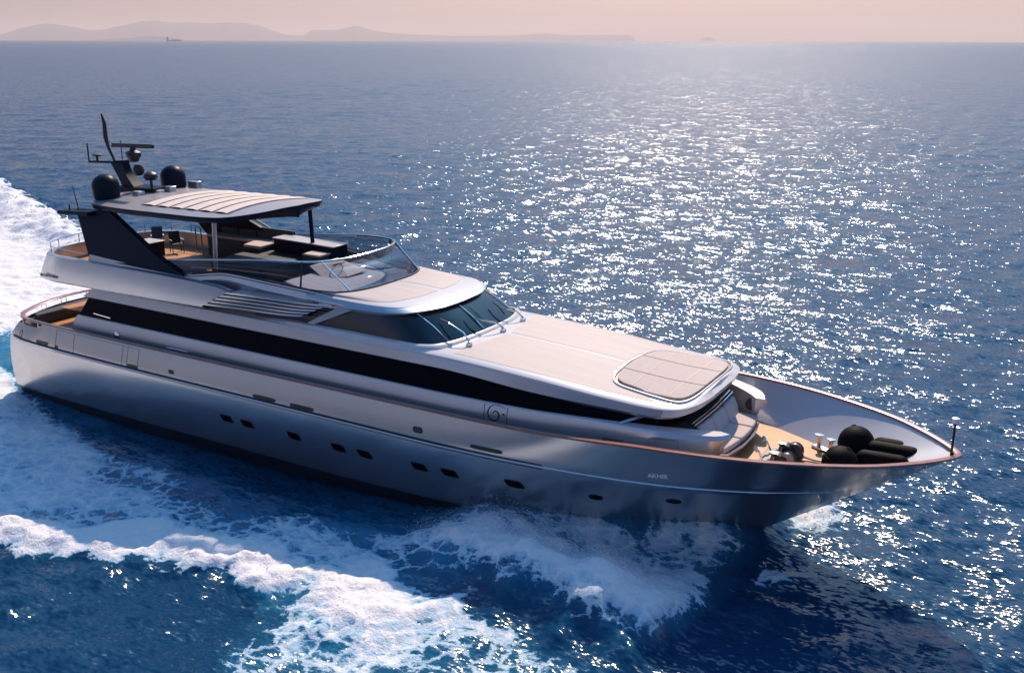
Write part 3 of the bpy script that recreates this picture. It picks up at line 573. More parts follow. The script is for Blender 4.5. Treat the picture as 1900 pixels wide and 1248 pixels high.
put_text('HIDDEN LUCK II', 0.135, 'name_lettering', wing, 'black_trim', (2.5, -3.03, 4.70), (1, 0, 0.005), (.02, 0, 1))
fxs = np.linspace(1.45, 15.5, 60); fb_ = np.interp(fxs, [1.45, 1.8, 2.5, 3.4, 12, 15.5], [.9, 2.0, 2.62, 2.8, 2.65, 2.3])
fl = MB(); r0 = np.stack([fxs, -fb_, np.full(60, 4.9)], 1); fl.half([r0, r0 * [1, 0, 1]]); fl.build('fly_deck', 'teak', yacht, smooth=0)
ul = MB(); fx2 = np.linspace(1.5, 13.2, 40); r1 = np.stack([fx2, -np.interp(fx2, [1.5, 1.9, 2.6, 3.4, 13.2], [1.1, 2.1, 2.7, 2.86, 2.75]), np.full(40, 4.52)], 1); ul.half([r1, r1 * [1, 0, 1]]); ul.build('upper_deck_soffit', 'white_gelcoat', yacht)
# ledge seen through the gap behind the louvres
for sg in (1, -1):
    lg = MB(); lg.prism([(12.2, -2.93 * sg, 5.31), (16.1, -2.58 * sg, 5.30), (15.6, -2.2 * sg, 5.30), (12.2, -2.2 * sg, 5.31)], (0, 0, -.06)); lg.build('side_ledge', 'white_gelcoat', yacht)
g = MB(); g.prism([(12.9, -2.8, 5.315), (15.3, -2.58, 5.31), (15.2, -2.42, 5.31), (12.9, -2.55, 5.315)], (0, 0, .03)); g.build('ledge_hatch', 'nonskid', yacht, bevel=.01)
# louvred air intakes
for sg in (1, -1):
    T0, T1, B0, B1 = (np.array(p) for p in ((12.1, 2.97, 5.30), (16.05, 2.62, 5.36), (10.85, 2.98, 4.67), (14.9, 2.86, 4.84)))
    g = MB(); g.prism([p * [1, -sg, 1] + [0, .14 * sg, 0] for p in (T0 + [0, 0, -.03], T1 - [.5, -.1, .03], B1, B0 + [0, 0, .02])], (0, .04 * sg, 0)); lv = g.build('air_intake', 'black_trim', yacht)
    for k in range(5):
        a = k / 5 * 1.0; b_ = a + .10 if k else .1
        f0 = lambda q: T0 * (1 - q) + B0 * q; f1 = lambda q: (T1 * (1 - q) + B1 * q) + np.array([-.0, 0, .0])
        rows = []
        for q in (a, a + .11):
            p, r = f0(q), f1(q); ln = np.linspace(0, 1, 16); c = p + (r - p) * ln[:, None]; c[:, 2] -= .05 * np.sin(np.pi * ln ** 2.5) * (1 - q * .4); c[:, 2] += 0; rows.append(c * [1, -sg, 1])
        up_, dn = rows; g = MB(); ins = np.array([0, .025 * sg, 0]); g.grid([up_ + ins, up_, dn, dn + ins * .9, up_ + ins]); g.build('louvre_slat', 'silver_paint', lv, smooth=50)
    g = MB(); g.prism([(15.1, -2.62 * sg, 4.66), (15.3, -2.6 * sg, 4.62), (16.75, -2.47 * sg, 5.24), (16.3, -2.5 * sg, 5.3)], (0, .1 * sg, 0)); g.build('intake_strut', 'silver_paint', lv)
# coaming band around the flybridge
cb = H([(5.1, 2.84, 5.50), (7.5, 2.82, 5.44), (10, 2.74, 5.40), (11.0, 2.70, 5.52), (11.7, 2.67, 5.60), (13.3, 2.58, 5.45), (14.7, 2.48, 5.35), (15.9, 2.42, 5.24)], 60)
ct = H([(5.2, 2.80, 5.74), (7.2, 2.78, 5.64), (10, 2.68, 5.58), (11.0, 2.65, 5.72), (11.7, 2.62, 5.80), (13.3, 2.50, 5.71), (14.7, 2.40, 5.62), (15.9, 2.28, 5.54)], 60)
ci = ct * [1, .93, 1] + [0, 0, .01]; cib = ci.copy(); cib[:, 2] = 4.9; cbb = cb.copy() * [1, .93, 1]; cbb[:, 2] = 5.05
co = MB(); co.half([cbb, cb, ct, ci, cib]); co.grid([[ct[0], ci[0]], [cb[0], cib[0]]]); coam = co.build('fly_coaming', 'silver_paint', yacht, smooth=30)
for sg in (1, -1):
    q = ct[ct[:, 0] > 9] * [1, sg, 1]
    g = MB(); g.tube(q + [0, -.02 * sg, -.06], .016, 5); g.build('coaming_trim', 'black_trim', coam)
    g = MB(); g.tube(q + [0, -.005 * sg, .015], .018, 5); g.build('coaming_trim', 'black_trim', coam)

# flybridge windscreen
wb = H([(9.6, 2.62, 5.60), (11.7, 2.56, 5.78), (13.8, 2.38, 5.68), (15.2, 2.28, 5.60), (15.85, 2.08, 5.59), (16.25, 1.55, 5.60), (16.45, .8, 5.61), (16.5, 0, 5.62)], 90)
wt = H([(9.0, 2.62, 5.95), (11.6, 2.52, 6.22), (13.4, 2.38, 6.38), (14.4, 2.24, 6.42), (14.95, 2.02, 6.43), (15.3, 1.5, 6.43), (15.5, .8, 6.43), (15.55, 0, 6.43)], 90)
w = MB(); w.half([wb, wt]); fws = w.build('fly_windscreen', 'smoked_glass', yacht, solid=.012)
g = MB(); full = np.r_[wt, (wt * [1, -1, 1])[::-1][1:]]; g.tube(full, .032, 8); g.build('windscreen_rail', 'chrome', fws)
g = MB(); full = np.r_[wb, (wb * [1, -1, 1])[::-1][1:]]; g.tube(full + [.02, 0, .005], .03, 6); g.build('windscreen_seal', 'black_trim', fws)
for sg in (1, -1):
    i = np.argmin(np.abs(wb[:, 0] - 16.12)); j = np.argmin(np.abs(wt[:, 0] - 15.12))
    g = MB(); g.tube([wb[i] * [1, sg, 1] + [.03, 0, 0], wt[j] * [1, sg, 1] + [.03, 0, 0]], .022, 6); g.build('windscreen_post', 'chrome', fws)
    g = MB(); g.tube([(14.6, -2.3 * sg, 5.62), (14.62, -2.2 * sg, 6.41)], .03, 6); g.build('windscreen_post', 'black_trim', fws)

# hardtop on its fins
def top_z(x, y): return 7.42 + .012 * (x - 4.6) + .20 * (1 - min(1, abs(y) / 2.45) ** 2)
ho = path([(4.5, 0), (4.55, -1.2), (4.75, -2.17), (5.4, -2.36), (7.25, -2.48), (9.9, -2.48), (11.2, -2.34), (11.8, -2.0), (12.35, -1.2), (12.6, 0)], 70)
ht = MB(); T_ = np.array([(x, y, top_z(x, y)) for x, y in ho]); E_ = np.array([(8.5 + (x - 8.5) * 1.0, y * 1.0, top_z(x, y) - .10) for x, y in ho]); Bm = np.array([(8.5 + (x - 8.5) * .99, y * .985, top_z(x, y) - .19) for x, y in ho])
ht.half([T_, np.array([(8.5 + (x - 8.5) * 1.0, y, top_z(x, y) - .05) for x, y in ho]), E_, Bm, np.stack([Bm[:, 0], Bm[:, 1] * 0, Bm[:, 2] * 0 + 7.3], 1)], 1)
ht.half([T_ * [1, 1, 1] + [0, 0, .001]] + [np.array([(8.5 + (x - 8.5) * (1 - (1 - f) * .02), y * f, top_z(x, y * f)) for x, y in ho]) for f in (.9, .7, .5, .25, 0)], 0)
hardtop = ht.build('hardtop', ['hardtop_top', 'navy_metal'], yacht, smooth=30)
def lx(t, side): return (7.0 + .12 * side ** 2) + t * 4.15
for k in range(6):
    t0, t1 = k / 6 + .014, (k + 1) / 6 - .014; g = MB(); rows = []
    for t in np.linspace(t0, t1, 4):
        rows.append([(lx(t, s_) , 1.9 * s_, top_z(lx(t, s_), 1.9 * s_) + .02 + .03 * math.sin(math.pi * (t - t0) / (t1 - t0))) for s_ in np.linspace(-1, 1, 17)])
    g.grid(rows); g.build('canopy_slat', 'canvas', hardtop)
g = MB(); g.grid([[(lx(t, s_), 1.92 * s_, top_z(lx(t, s_), 1.92 * s_) + .007) for s_ in np.linspace(-1, 1, 17)] for t in np.linspace(-.01, 1.01, 14)]); g.build('canopy_well', 'black_trim', hardtop)
for sg in (1, -1):
    P = [(4.08, -2.35 * sg, 7.2), (5.15, -2.82 * sg, 5.6), (9.9, -2.78 * sg, 5.50), (9.75, -2.78 * sg, 5.62), (8.6, -2.72 * sg, 6.02), (5.95, -2.35 * sg, 7.22)]
    g = MB(); g.prism(P, (0, .24 * sg, 0)); fin = g.build('arch_fin', 'navy_metal', yacht, bevel=.03)
    g = MB(); g.tube([(9.9, -2.80 * sg, 5.56), (9.0, -2.79 * sg, 5.88), (8.6, -2.76 * sg, 6.06), (5.95, -2.4 * sg, 7.26)], .03, 6); g.build('fin_trim', 'chrome' if False else 'navy_metal', fin)
g = MB(); g.prism([(3.5, -2.7, 7.0), (5.2, -2.7, 7.08), (5.2, -2.0, 7.08), (3.5, -2.1, 7.0)], (0, 0, .14)); g.build('arch_shelf', 'navy_metal', yacht, bevel=.02)
g = MB(); g.tube([(4.2, -2.3, 7.14), (4.0, -2.3, 8.0)], [.025, .012], 6); g.build('whip_antenna', 'black_trim', yacht)
g = MB(); g.tube([(3.75, -2.35, 7.12), (3.75, -2.35, 7.32)], .03, 6); g.build('stern_light', 'black_trim', yacht)
for p, q, mt in (((10.55, -2.0, 5.0), (10.7, -2.0, 7.3), 'silver_paint'), ((11.5, 1.8, 5.0), (11.45, 1.75, 7.35), 'navy_metal')):
    g = MB(); g.tube([p, q], .075, 10); g.build('hardtop_post', mt, yacht)
# domes and mast
for sg in (1, -1):
    prof_ = [(.0, 0), (.38, 0), (.44, .06), (.47, .2), (.475, .48)] + [(.475 * math.cos(a), .48 + .45 * math.sin(a)) for a in np.linspace(.15, 1.55, 9)]
    g = MB(); g.lathe(prof_, (4.78, -1.52 * sg, 7.46), 28); g.build('satellite_dome', 'navy_metal', yacht, smooth=40)
g = MB(); g.box((5.3, 2.1, 7.6), (.5, .25, .3)); g.build('equipment_box', 'silver_paint', yacht, bevel=.02)
mb = MB(); mb.prism([(3.9, -.28, 7.4), (5.25, -.28, 7.4), (5.3, -.28, 7.86), (3.95, -.28, 7.86)], (0, .56, 0)); mb.prism([(3.85, -.32, 7.86), (5.85, -.3, 7.88), (5.85, .3, 7.92), (3.85, .32, 7.9)], (0, 0, .05))
A = path([(4.0, 7.9), (3.75, 8.25), (3.5, 8.55), (3.34, 8.75)], 10); Bq = path([(4.72, 7.9), (4.4, 8.18), (4.16, 8.45), (4.08, 8.75)], 10); wv = np.linspace(.2, .12, 10)
mb.grid([[(a[0], -w_, a[1]) for a, w_ in zip(A, wv)], [(b_[0], -w_ * 1.2, b_[1]) for b_, w_ in zip(Bq, wv)], [(b_[0], w_ * 1.2, b_[1]) for b_, w_ in zip(Bq, wv)], [(a[0], w_, a[1]) for a, w_ in zip(A, wv)], [(a[0], -w_, a[1]) for a, w_ in zip(A, wv)]])
mb.tube([(1.95, 0, 8.66), (3.3, 0, 8.72), (4.6, 0, 8.86)], .05, 6)
mast = mb.build('mast', 'navy_metal', yacht)
g = MB(); g.tube([(3.45, 0, 8.78), (3.18, 0, 9.25), (3.08, 0, 9.65), (3.1, 0, 10.15), (2.98, 0, 10.5)], [.05, .06, .09, .075, .03], 7)
for z, l in ((9.75, .28), (9.4, .2), (10.2, .12)): g.tube([(3.1, 0, z), (3.1 - l, .1, z)], .03, 5)
g.build('antenna_mast', 'black_trim', mast)
g = MB(); g.tube([(1.95, 0, 8.66), (1.95, 0, 9.35)], .03, 6); g.build('whip_antenna', 'black_trim', mast)
g = MB(); g.tube([(2.45, 0, 8.68), (2.45, 0, 8.95)], .05, 7); g.lathe([(0, 0), (.18, .0), (.2, .06), (.1, .1), (0, .1)], (2.45, 0, 8.9), 10); g.build('gps_antenna', 'black_trim', mast)
g = MB(); g.tube([(3.9, 0, 8.85), (3.9, 0, 9.55)], .02, 5); g.build('whip_antenna', 'black_trim', mast)
g = MB(); g.lathe([(0, 0), (.16, 0), (.2, .1), (.28, .22), (.28, .34), (.12, .42), (.1, .56), (0, .56)], (4.55, 0, 8.82), 14); radar = g.build('radar', 'black_trim', mast)
g = MB(); g.box((4.55, 0, 9.40), (2.25, .12, .15), rot=.0, tilt=-.03); g.build('radar_scanner', 'black_trim', radar, bevel=.02)
g = MB(); g.lathe([(0, -.22), (.14, -.18), (.2, -.06), (.2, .08), (.12, .2), (0, .22)], (4.75, 0, 8.52), 14); g.build('horn', 'black_trim', mast)
g = MB(); g.tube([(5.38, 0, 7.9), (5.38, 0, 8.25)], .05, 7); g.lathe([(0, -.04), (.2, -.06), (.26, .04), (.22, .16), (.1, .24), (0, .25)], (5.38, 0, 8.27), 14); g.build('search_light', 'black_trim', mast)
mast.location = (0, 0, -0.16)
for p in ((5.55, -.75, 7.5), (5.95, .35, 7.58)):
    g = MB(); g.box((p[0], p[1], p[2] + .1), (.35, .3, .28)); g.build('equipment_box', 'silver_paint', hardtop, bevel=.03)

# flybridge furniture that is built in
g = MB(); g.box((3.85, .75, 5.17), (.85, .95, .54)); wbar = g.build('wet_bar', 'navy_metal', yacht, bevel=.02); g = MB(); g.box((3.85, .75, 5.46), (.9, 1.0, .04)); g.build('bar_top', 'white_gelcoat', wbar, bevel=.01)
g = MB(); g.prism(pl([(8.7, -.5), (11.35, -.5), (11.35, 1.9), (8.75, 1.9)], 4.91), (0, 0, .52)); spd = g.build('fly_sun_pad', 'dark_fabric', yacht, bevel=.05)
for x0, x1 in ((8.72, 9.95), (10.0, 11.33)): g = MB(); g.prism(pl([(x0, -.48), (x1, -.48), (x1, 1.88), (x0, 1.88)], 5.43), (0, 0, .1)); g.build('pad_cushion', 'dark_fabric', spd, bevel=.04)
g = MB(); g.prism(pl([(5.8, 2.05), (8.4, 2.02), (8.6, 1.3), (9.4, 1.3), (9.3, 2.55), (5.8, 2.6)], 4.91), (0, 0, .74)); sf = g.build('fly_sofa', 'dark_fabric', yacht)
g = MB(); g.prism(pl([(5.8, 2.0), (8.35, 1.97), (8.55, 1.25), (9.4, 1.25), (9.3, 2.5), (5.8, 2.5)], 5.66), (0, 0, .1)); g.build('seat_cushion', 'cushion_tan', sf, bevel=.03)
for k in range(4): g = MB(); g.box((6.6 + k * .95, 2.55, 5.95), (.9, .16, .45), tilt=0); g.build('back_cushion', 'dark_fabric', sf, bevel=.04)
g = MB(); g.prism([(9.6, 1.75, 4.91), (12.6, 1.55, 4.91), (12.6, 2.35, 4.91), (9.6, 2.5, 4.91)], (0, 0, 1.08)); cons = g.build('fly_console', 'navy_metal', yacht, bevel=.02)
g = MB(); g.prism([(9.55, 1.72, 6.0), (12.65, 1.52, 6.0), (12.65, 2.38, 6.0), (9.55, 2.52, 6.0)], (0, 0, .04)); g.build('console_top', 'white_gelcoat', cons, bevel=.01)
g = MB(); g.box((12.1, 1.2, 5.35), (.75, .6, .85)); hs = g.build('helm_seat', 'dark_fabric', yacht, bevel=.04); g = MB(); g.box((12.15, 1.2, 5.8), (.8, .62, .06)); g.build('seat_cushion', 'cushion_tan', hs, bevel=.02)
g = MB(); g.prism([(13.2, -1.6, 4.91), (14.4, -2.05, 4.91), (15.6, -1.85, 4.91), (16.1, -1.3, 4.91), (16.3, 0, 4.91), (16.1, 1.3, 4.91), (15.6, 1.85, 4.91), (13.2, 2.05, 4.91)], (0, 0, .62)); dash = g.build('helm_dash', 'cushion_grey', yacht, bevel=.05)
g = MB(); g.add([(13.0, -.1, 5.72), (13.2, 1.1, 5.8), (14.75, .75, 5.62), (14.7, -.15, 5.58), (14.0, -.55, 5.5), (13.9, .35, 5.84)], [(0, 5, 1), (1, 5, 2), (2, 5, 3), (3, 5, 4), (4, 5, 0)]); g.build('helm_cover', 'canvas', dash, solid=.03, smooth=0)
g = MB(); g.prism([(13.5, 1.35, 5.55), (14.7, 1.2, 5.55), (15.1, 1.75, 5.56), (14.2, 2.05, 5.58), (13.5, 2.05, 5.6)], (0, 0, .03)); g.build('dash_panel', 'nonskid', dash)
g = MB(); g.tube([(14.05 + .18 * math.cos(a), .15 + .22 * math.sin(a), 5.86 + .05 * math.cos(a)) for a in np.linspace(0, 6.28, 16)], .02, 5); g.build('steering_wheel', 'black_trim', dash)
g = MB(); g.prism([(9.9, -2.42, 4.91), (12.8, -2.3, 4.91), (12.8, -1.6, 4.91), (9.9, -1.7, 4.91)], (0, 0, .6)); lk = g.build('side_locker', 'navy_metal', yacht, bevel=.03)
g = MB(); g.box((10.3, -2.44, 5.68), (.7, .04, .26)); g.build('folded_towel', 'canvas', lk, bevel=.01)
g = MB(); g.prism([(12.9, -2.3, 5.28), (14.7, -2.05, 5.28), (14.7, -1.95, 5.28), (12.9, -2.2, 5.28)], (0, 0, .04)); g.build('locker_lid', 'white_gelcoat', lk)
# rails round the upper deck
def rail(pts, posts, zbase, r=.018):
    g = MB(); g.tube(pts, r, 6); o = g.build('guard_rail', 'chrome', yacht)
    for i in posts: p = np.array(pts[i]); g = MB(); g.tube([(p[0] , p[1], zbase), p], r * .8, 5); g.build('post', 'black_trim', o)
pr = path([(1.7, 0, 5.8), (1.85, 1.3, 5.8), (2.4, 2.35, 5.8), (3.4, 2.85, 5.85), (6, 2.9, 5.95), (8.0, 2.85, 6.0)], 40); rail(pr, (4, 10, 15, 20, 25, 30, 35), 5.45)
pr = path([(1.7, 0, 5.8), (1.85, -1.3, 5.8), (2.4, -2.35, 5.8), (3.4, -2.85, 5.78), (5.0, -2.8, 5.72)], 30); rail(pr, (4, 10, 15), 5.45)
g = MB(); g.tube([(5.15, 2.05, 4.9), (5.15, 2.05, 5.9), (5.35, 2.0, 6.05), (5.55, 1.95, 5.95), (5.6, 1.95, 4.9)], .025, 6); g.build('stair_rail', 'chrome', yacht)
g = MB(); g.tube([(1.75, 1.2, 5.4), (1.6, 1.2, 6.0)], .02, 6); fp = g.build('ensign_staff', 'chrome', yacht); g = MB(); g.grid([[(1.62 - .05 * k, 1.2 + .02 * math.sin(k), 5.95 - .0 * k) for k in range(6)], [(1.72 - .05 * k, 1.22 + .02 * math.sin(k + 1), 5.62 - .02 * k) for k in range(6)]]); g.build('ensign', 'blue_cloth', fp, solid=.01)
# cockpit
g = MB(); g.prism(pl([(1.3, -1.6), (2.6, -1.5), (3.1, 0), (2.6, 1.5), (1.3, 1.6)], 2.95), (0, 0, .05)); ctb = g.build('cockpit_table', 'teak', yacht, bevel=.02)
g = MB(); g.tube([(2.1, 0, 2.38), (2.1, 0, 2.96)], .08, 8); g.build('table_leg', 'chrome', ctb)
g = MB(); g.prism(pl([(.5, -2.2), (.95, -2.4), (.95, 2.4), (.5, 2.2), (.25, 0)], 2.39), (0, 0, .42)); g.build('cockpit_bench', 'dark_fabric', yacht, bevel=.05)
# foredeck gear
wd = MB(); wd.box((29.25, -.25, 2.42), (.95, 1.25, .08)); 
wd_o = wd.build('windlass', 'black_trim', yacht, bevel=.02)
for y in (-.62, .12):
    g = MB(); g.lathe([(0, 0), (.18, 0), (.19, .04), (.11, .08), (.08, .2), (.12, .27), (.12, .3), (0, .31)], (29.2, y, 2.46), 16); g.build('capstan', 'gunmetal', wd_o)
    g = MB(); g.lathe([(0, -.1), (.2, -.1), (.22, -.04), (.1, -.03), (.1, .03), (.22, .04), (.2, .1), (0, .1)], (29.55, y, 2.62), 16, (0, 1, 0)); g.build('gypsy', 'gunmetal', wd_o)
    g = MB(); g.tube([(28.95, y - .1, 2.46), (28.8, y - .1, 2.75), (28.72, y - .1, 2.78)], .025, 6); g.lathe([(0, 0), (.1, 0), (.1, .03), (0, .03)], (28.72, y - .1, 2.78), 12, (1, 0, .6)); g.build('brake_handle', 'chrome', wd_o)
    g = MB(); g.box((29.38, y, 2.6), (.3, .34, .26), tilt=.3); g.build('gearbox', 'black_trim', wd_o, bevel=.05)
    g = MB(); g.tube([(29.6, y, 2.5), (30.0, y * .8 + .05, 2.44), (30.6, y * .5 + .1, 2.44)], .035, 5); g.build('anchor_chain', 'gunmetal', wd_o)
g = MB(); g.box((30.1, 1.02, 2.42), (.75, .2, .07), rot=-.45); cl = g.build('bollard', 'chrome', yacht, bevel=.02)
for t in (-.2, .2):
    c_ = (30.1 + t * .9, 1.02 - t * .43, 2.44); g = MB(); g.tube([c_, (c_[0], c_[1], 2.78)], .06, 10); g.lathe([(0, 0), (.13, 0), (.13, .03), (0, .04)], (c_[0], c_[1], 2.78), 14); g.build('bollard_horn', 'chrome', cl)
g = MB(); g.box((30.0, -.2, 2.388), (.75, .8, .012), rot=.1); g.build('deck_hatch', 'teak', yacht)
g = MB(); g.tube([(33.3, 0, 3.35), (33.3, 0, 4.22)], .03, 7); bl = g.build('bow_staff', 'black_trim', yacht); g = MB(); g.lathe([(0, 0), (.07, 0), (.07, .1), (.09, .12), (0, .16)], (33.3, 0, 4.2), 12); g.build('bow_light', 'white_letter', bl)

# ------------------------------------------------------------------ loose things aboard
def ball_fender(loc, r, axis, label):
    g = MB(); prof_ = [(.0, -r * 1.12), (.05, -r * 1.1), (.07, -r * 1.0)] + [(r * math.cos(a), r * math.sin(a)) for a in np.linspace(-1.45, 1.45, 15)] + [(.06, r * 1.04), (.0, r * 1.05)]
    g.lathe(prof_, (0, 0, 0), 28, axis); o = g.build('ball_fender', 'rubber_black', None, smooth=50); o.location = loc; tag(o, label, 'fender', 'black fenders on the foredeck')
    k = MB(); ax = Vector(axis).normalized(); p = ax * (-r * 1.1); k.lathe([(.035, -.02), (.09, -.02), (.09, .02), (.035, .02), (.035, -.02)], p, 12, axis); k.build('eye', 'chrome', o)
    l_ = MB(); e0 = np.array(p); l_.tube(path([e0, e0 + [.15, -.1, -.02], e0 + [.3, .05, -.06], e0 + [.42, -.08, -.05]], 10), .018, 5); l_.build('lanyard', 'canvas', o)
    l_ = MB(); q_ = np.array(Vector(axis).normalized().to_track_quat('Z', 'Y').to_matrix()); l_.tube([np.array([.985 * r * math.cos(t), .985 * r * math.sin(t), .1 * r]) @ q_.T for t in np.linspace(0, 6.2832, 33)], .012, 5); l_.build('seam', 'rubber_black', o); return o
ball_fender((30.95, .72, 2.9), .47, (-.3, .3, 1), 'large round black fender standing highest, beside the twin bollard')
ball_fender((30.85, -.62, 2.82), .45, (.4, .2, 1), 'round black fender half hidden by the near bow rail, beside the windlass')
def long_fender(loc, yaw, L, r, label, pitch=0):
    g = MB(); prof_ = [(0, -L / 2 - .08), (.05, -L / 2 - .08), (.07, -L / 2)] + [(r * math.sin(a), -L / 2 + r - r * math.cos(a)) for a in np.linspace(.3, 1.57, 7)] + [(r * math.sin(a), L / 2 - r - r * math.cos(a)) for a in np.linspace(1.57, 2.85, 6)] + [(.07, L / 2), (.05, L / 2 + .08), (0, L / 2 + .08)]
    g.lathe(prof_, (0, 0, 0), 20, (math.cos(yaw), math.sin(yaw), pitch)); o = g.build('long_fender', 'rubber_black', None, smooth=50); o.location = loc; tag(o, label, 'fender', 'black fenders on the foredeck')
    k = MB(); d = Vector((math.cos(yaw), math.sin(yaw), pitch)).normalized() * (L / 2 + .08); k.lathe([(.02, -.02), (.06, -.02), (.06, .02), (.02, .02), (.02, -.02)], d, 10, (0, 1, 0)); k.build('eye', 'chrome', o)
    l_ = MB(); e0 = np.array(d); l_.tube(path([e0, e0 + [.1, -.06, -.1], e0 + [.2, .08, -.17], e0 + [.08, .16, -.19]], 10), .018, 5); l_.build('lanyard', 'canvas', o)
long_fender((31.95, 1.0, 2.86), .05, 1.3, .235, 'sausage shaped black fender lying farthest from the near rail, against the port bulwark')
long_fender((31.9, .55, 2.90), .06, 1.36, .25, 'sausage shaped black fender lying in the middle of the three')
long_fender((31.75, .0, 2.84), .10, 1.3, .235, 'sausage shaped black fender lying nearest the wooden near rail')

def deck_chair(loc, rz, label):
    r = empty('deck_chair', loc, label, 'chair', 'dark folding chairs on the upper deck', rz); r.scale = (.85, .85, .82)
    g = MB(); g.box((0, 0, .44), (.46, .5, .025)); g.build('seat', 'dark_fabric', r)
    g = MB(); g.box((-.3, 0, .72), (.04, .5, .56), tilt=-.3); g.build('backrest', 'dark_fabric', r)
    for sx_ in (-.2, .2):
        for sy in (-.25, .25): g = MB(); g.tube([(sx_ * 1.15, sy, 0), (sx_, sy, .44)], .018, 6); g.build('leg', 'black_trim', r)
    for sy in (-.27, .27): g = MB(); g.box((.0, sy, .64), (.5, .05, .03)); g.build('armrest', 'white_gelcoat', r); g = MB(); g.tube([(.2, sy, .44), (.22, sy, .63)], .015, 5); g.build('arm_post', 'black_trim', r)
    return r
deck_chair((4.35, 1.75, 4.9), math.radians(-25), 'dark folding chair standing on the sunlit teak beside the bar cabinet')
deck_chair((2.95, 2.0, 4.9), math.radians(-40), 'dark folding chair behind the bar cabinet, only its back showing')

# ------------------------------------------------------------------ sea with wake and bow wave
def vnoise(x, y, seed=0):
    r = np.random.default_rng(seed); g = r.random((256, 256)); xi = np.floor(x).astype(int); yi = np.floor(y).astype(int); fx = x - xi; fy = y - yi
    fx = fx * fx * (3 - 2 * fx); fy = fy * fy * (3 - 2 * fy); a = g[xi % 256, yi % 256]; b = g[(xi + 1) % 256, yi % 256]; c = g[xi % 256, (yi + 1) % 256]; d = g[(xi + 1) % 256, (yi + 1) % 256]
    return (a * (1 - fx) + b * fx) * (1 - fy) + (c * (1 - fx) + d * fx) * fy
def fbm(x, y, o=5, seed=0, g=.55):
    s = 0; am = 1; t = 0
    for k in range(o): s = s + am * vnoise(x * 2 ** k + 17 * k, y * 2 ** k + 31 * k, seed + k); t += am; am *= g
    return s / t * 2 - 1
def sstep(a, b, x): t = np.clip((x - a) / (b - a), 0, 1); return t * t * (3 - 2 * t)
OX = [-90, -44, -23, -10, 0, 8, 12, 14, 16.5, 18, 20, 21.5, 23, 25, 27, 28.2, 28.8, 29.3]
OY = [44, 26, 17.5, 14.8, 13.8, 12.9, 11.9, 10.8, 10.2, 9.5, 9.7, 10.6, 11.4, 11.0, 9.4, 7.6, 4.6, 1.2]
IX = [-90, -44, -23, -10, -3, 0, 2, 6, 9.8, 12.5, 14, 15.5, 17.7, 19.5, 21.3, 23, 26, 28, 29.3]
IY = [0, 0, 0, 0, 1.2, 2.6, 3.1, 4.4, 5.6, 5.1, 5.9, 6.2, 5.3, 5.2, 3.4, 2.5, 1.2, .3, 0]
f_out = pch(OX, OY); f_in = pch(IX, IY)
f_bank = pch([19, 20.5, 22, 23.4, 25, 27, 28, 28.7, 29.2, 29.5], [4.6, 5.6, 6.2, 6.5, 6.9, 7.2, 7.0, 6.0, 3.5, 1.0])
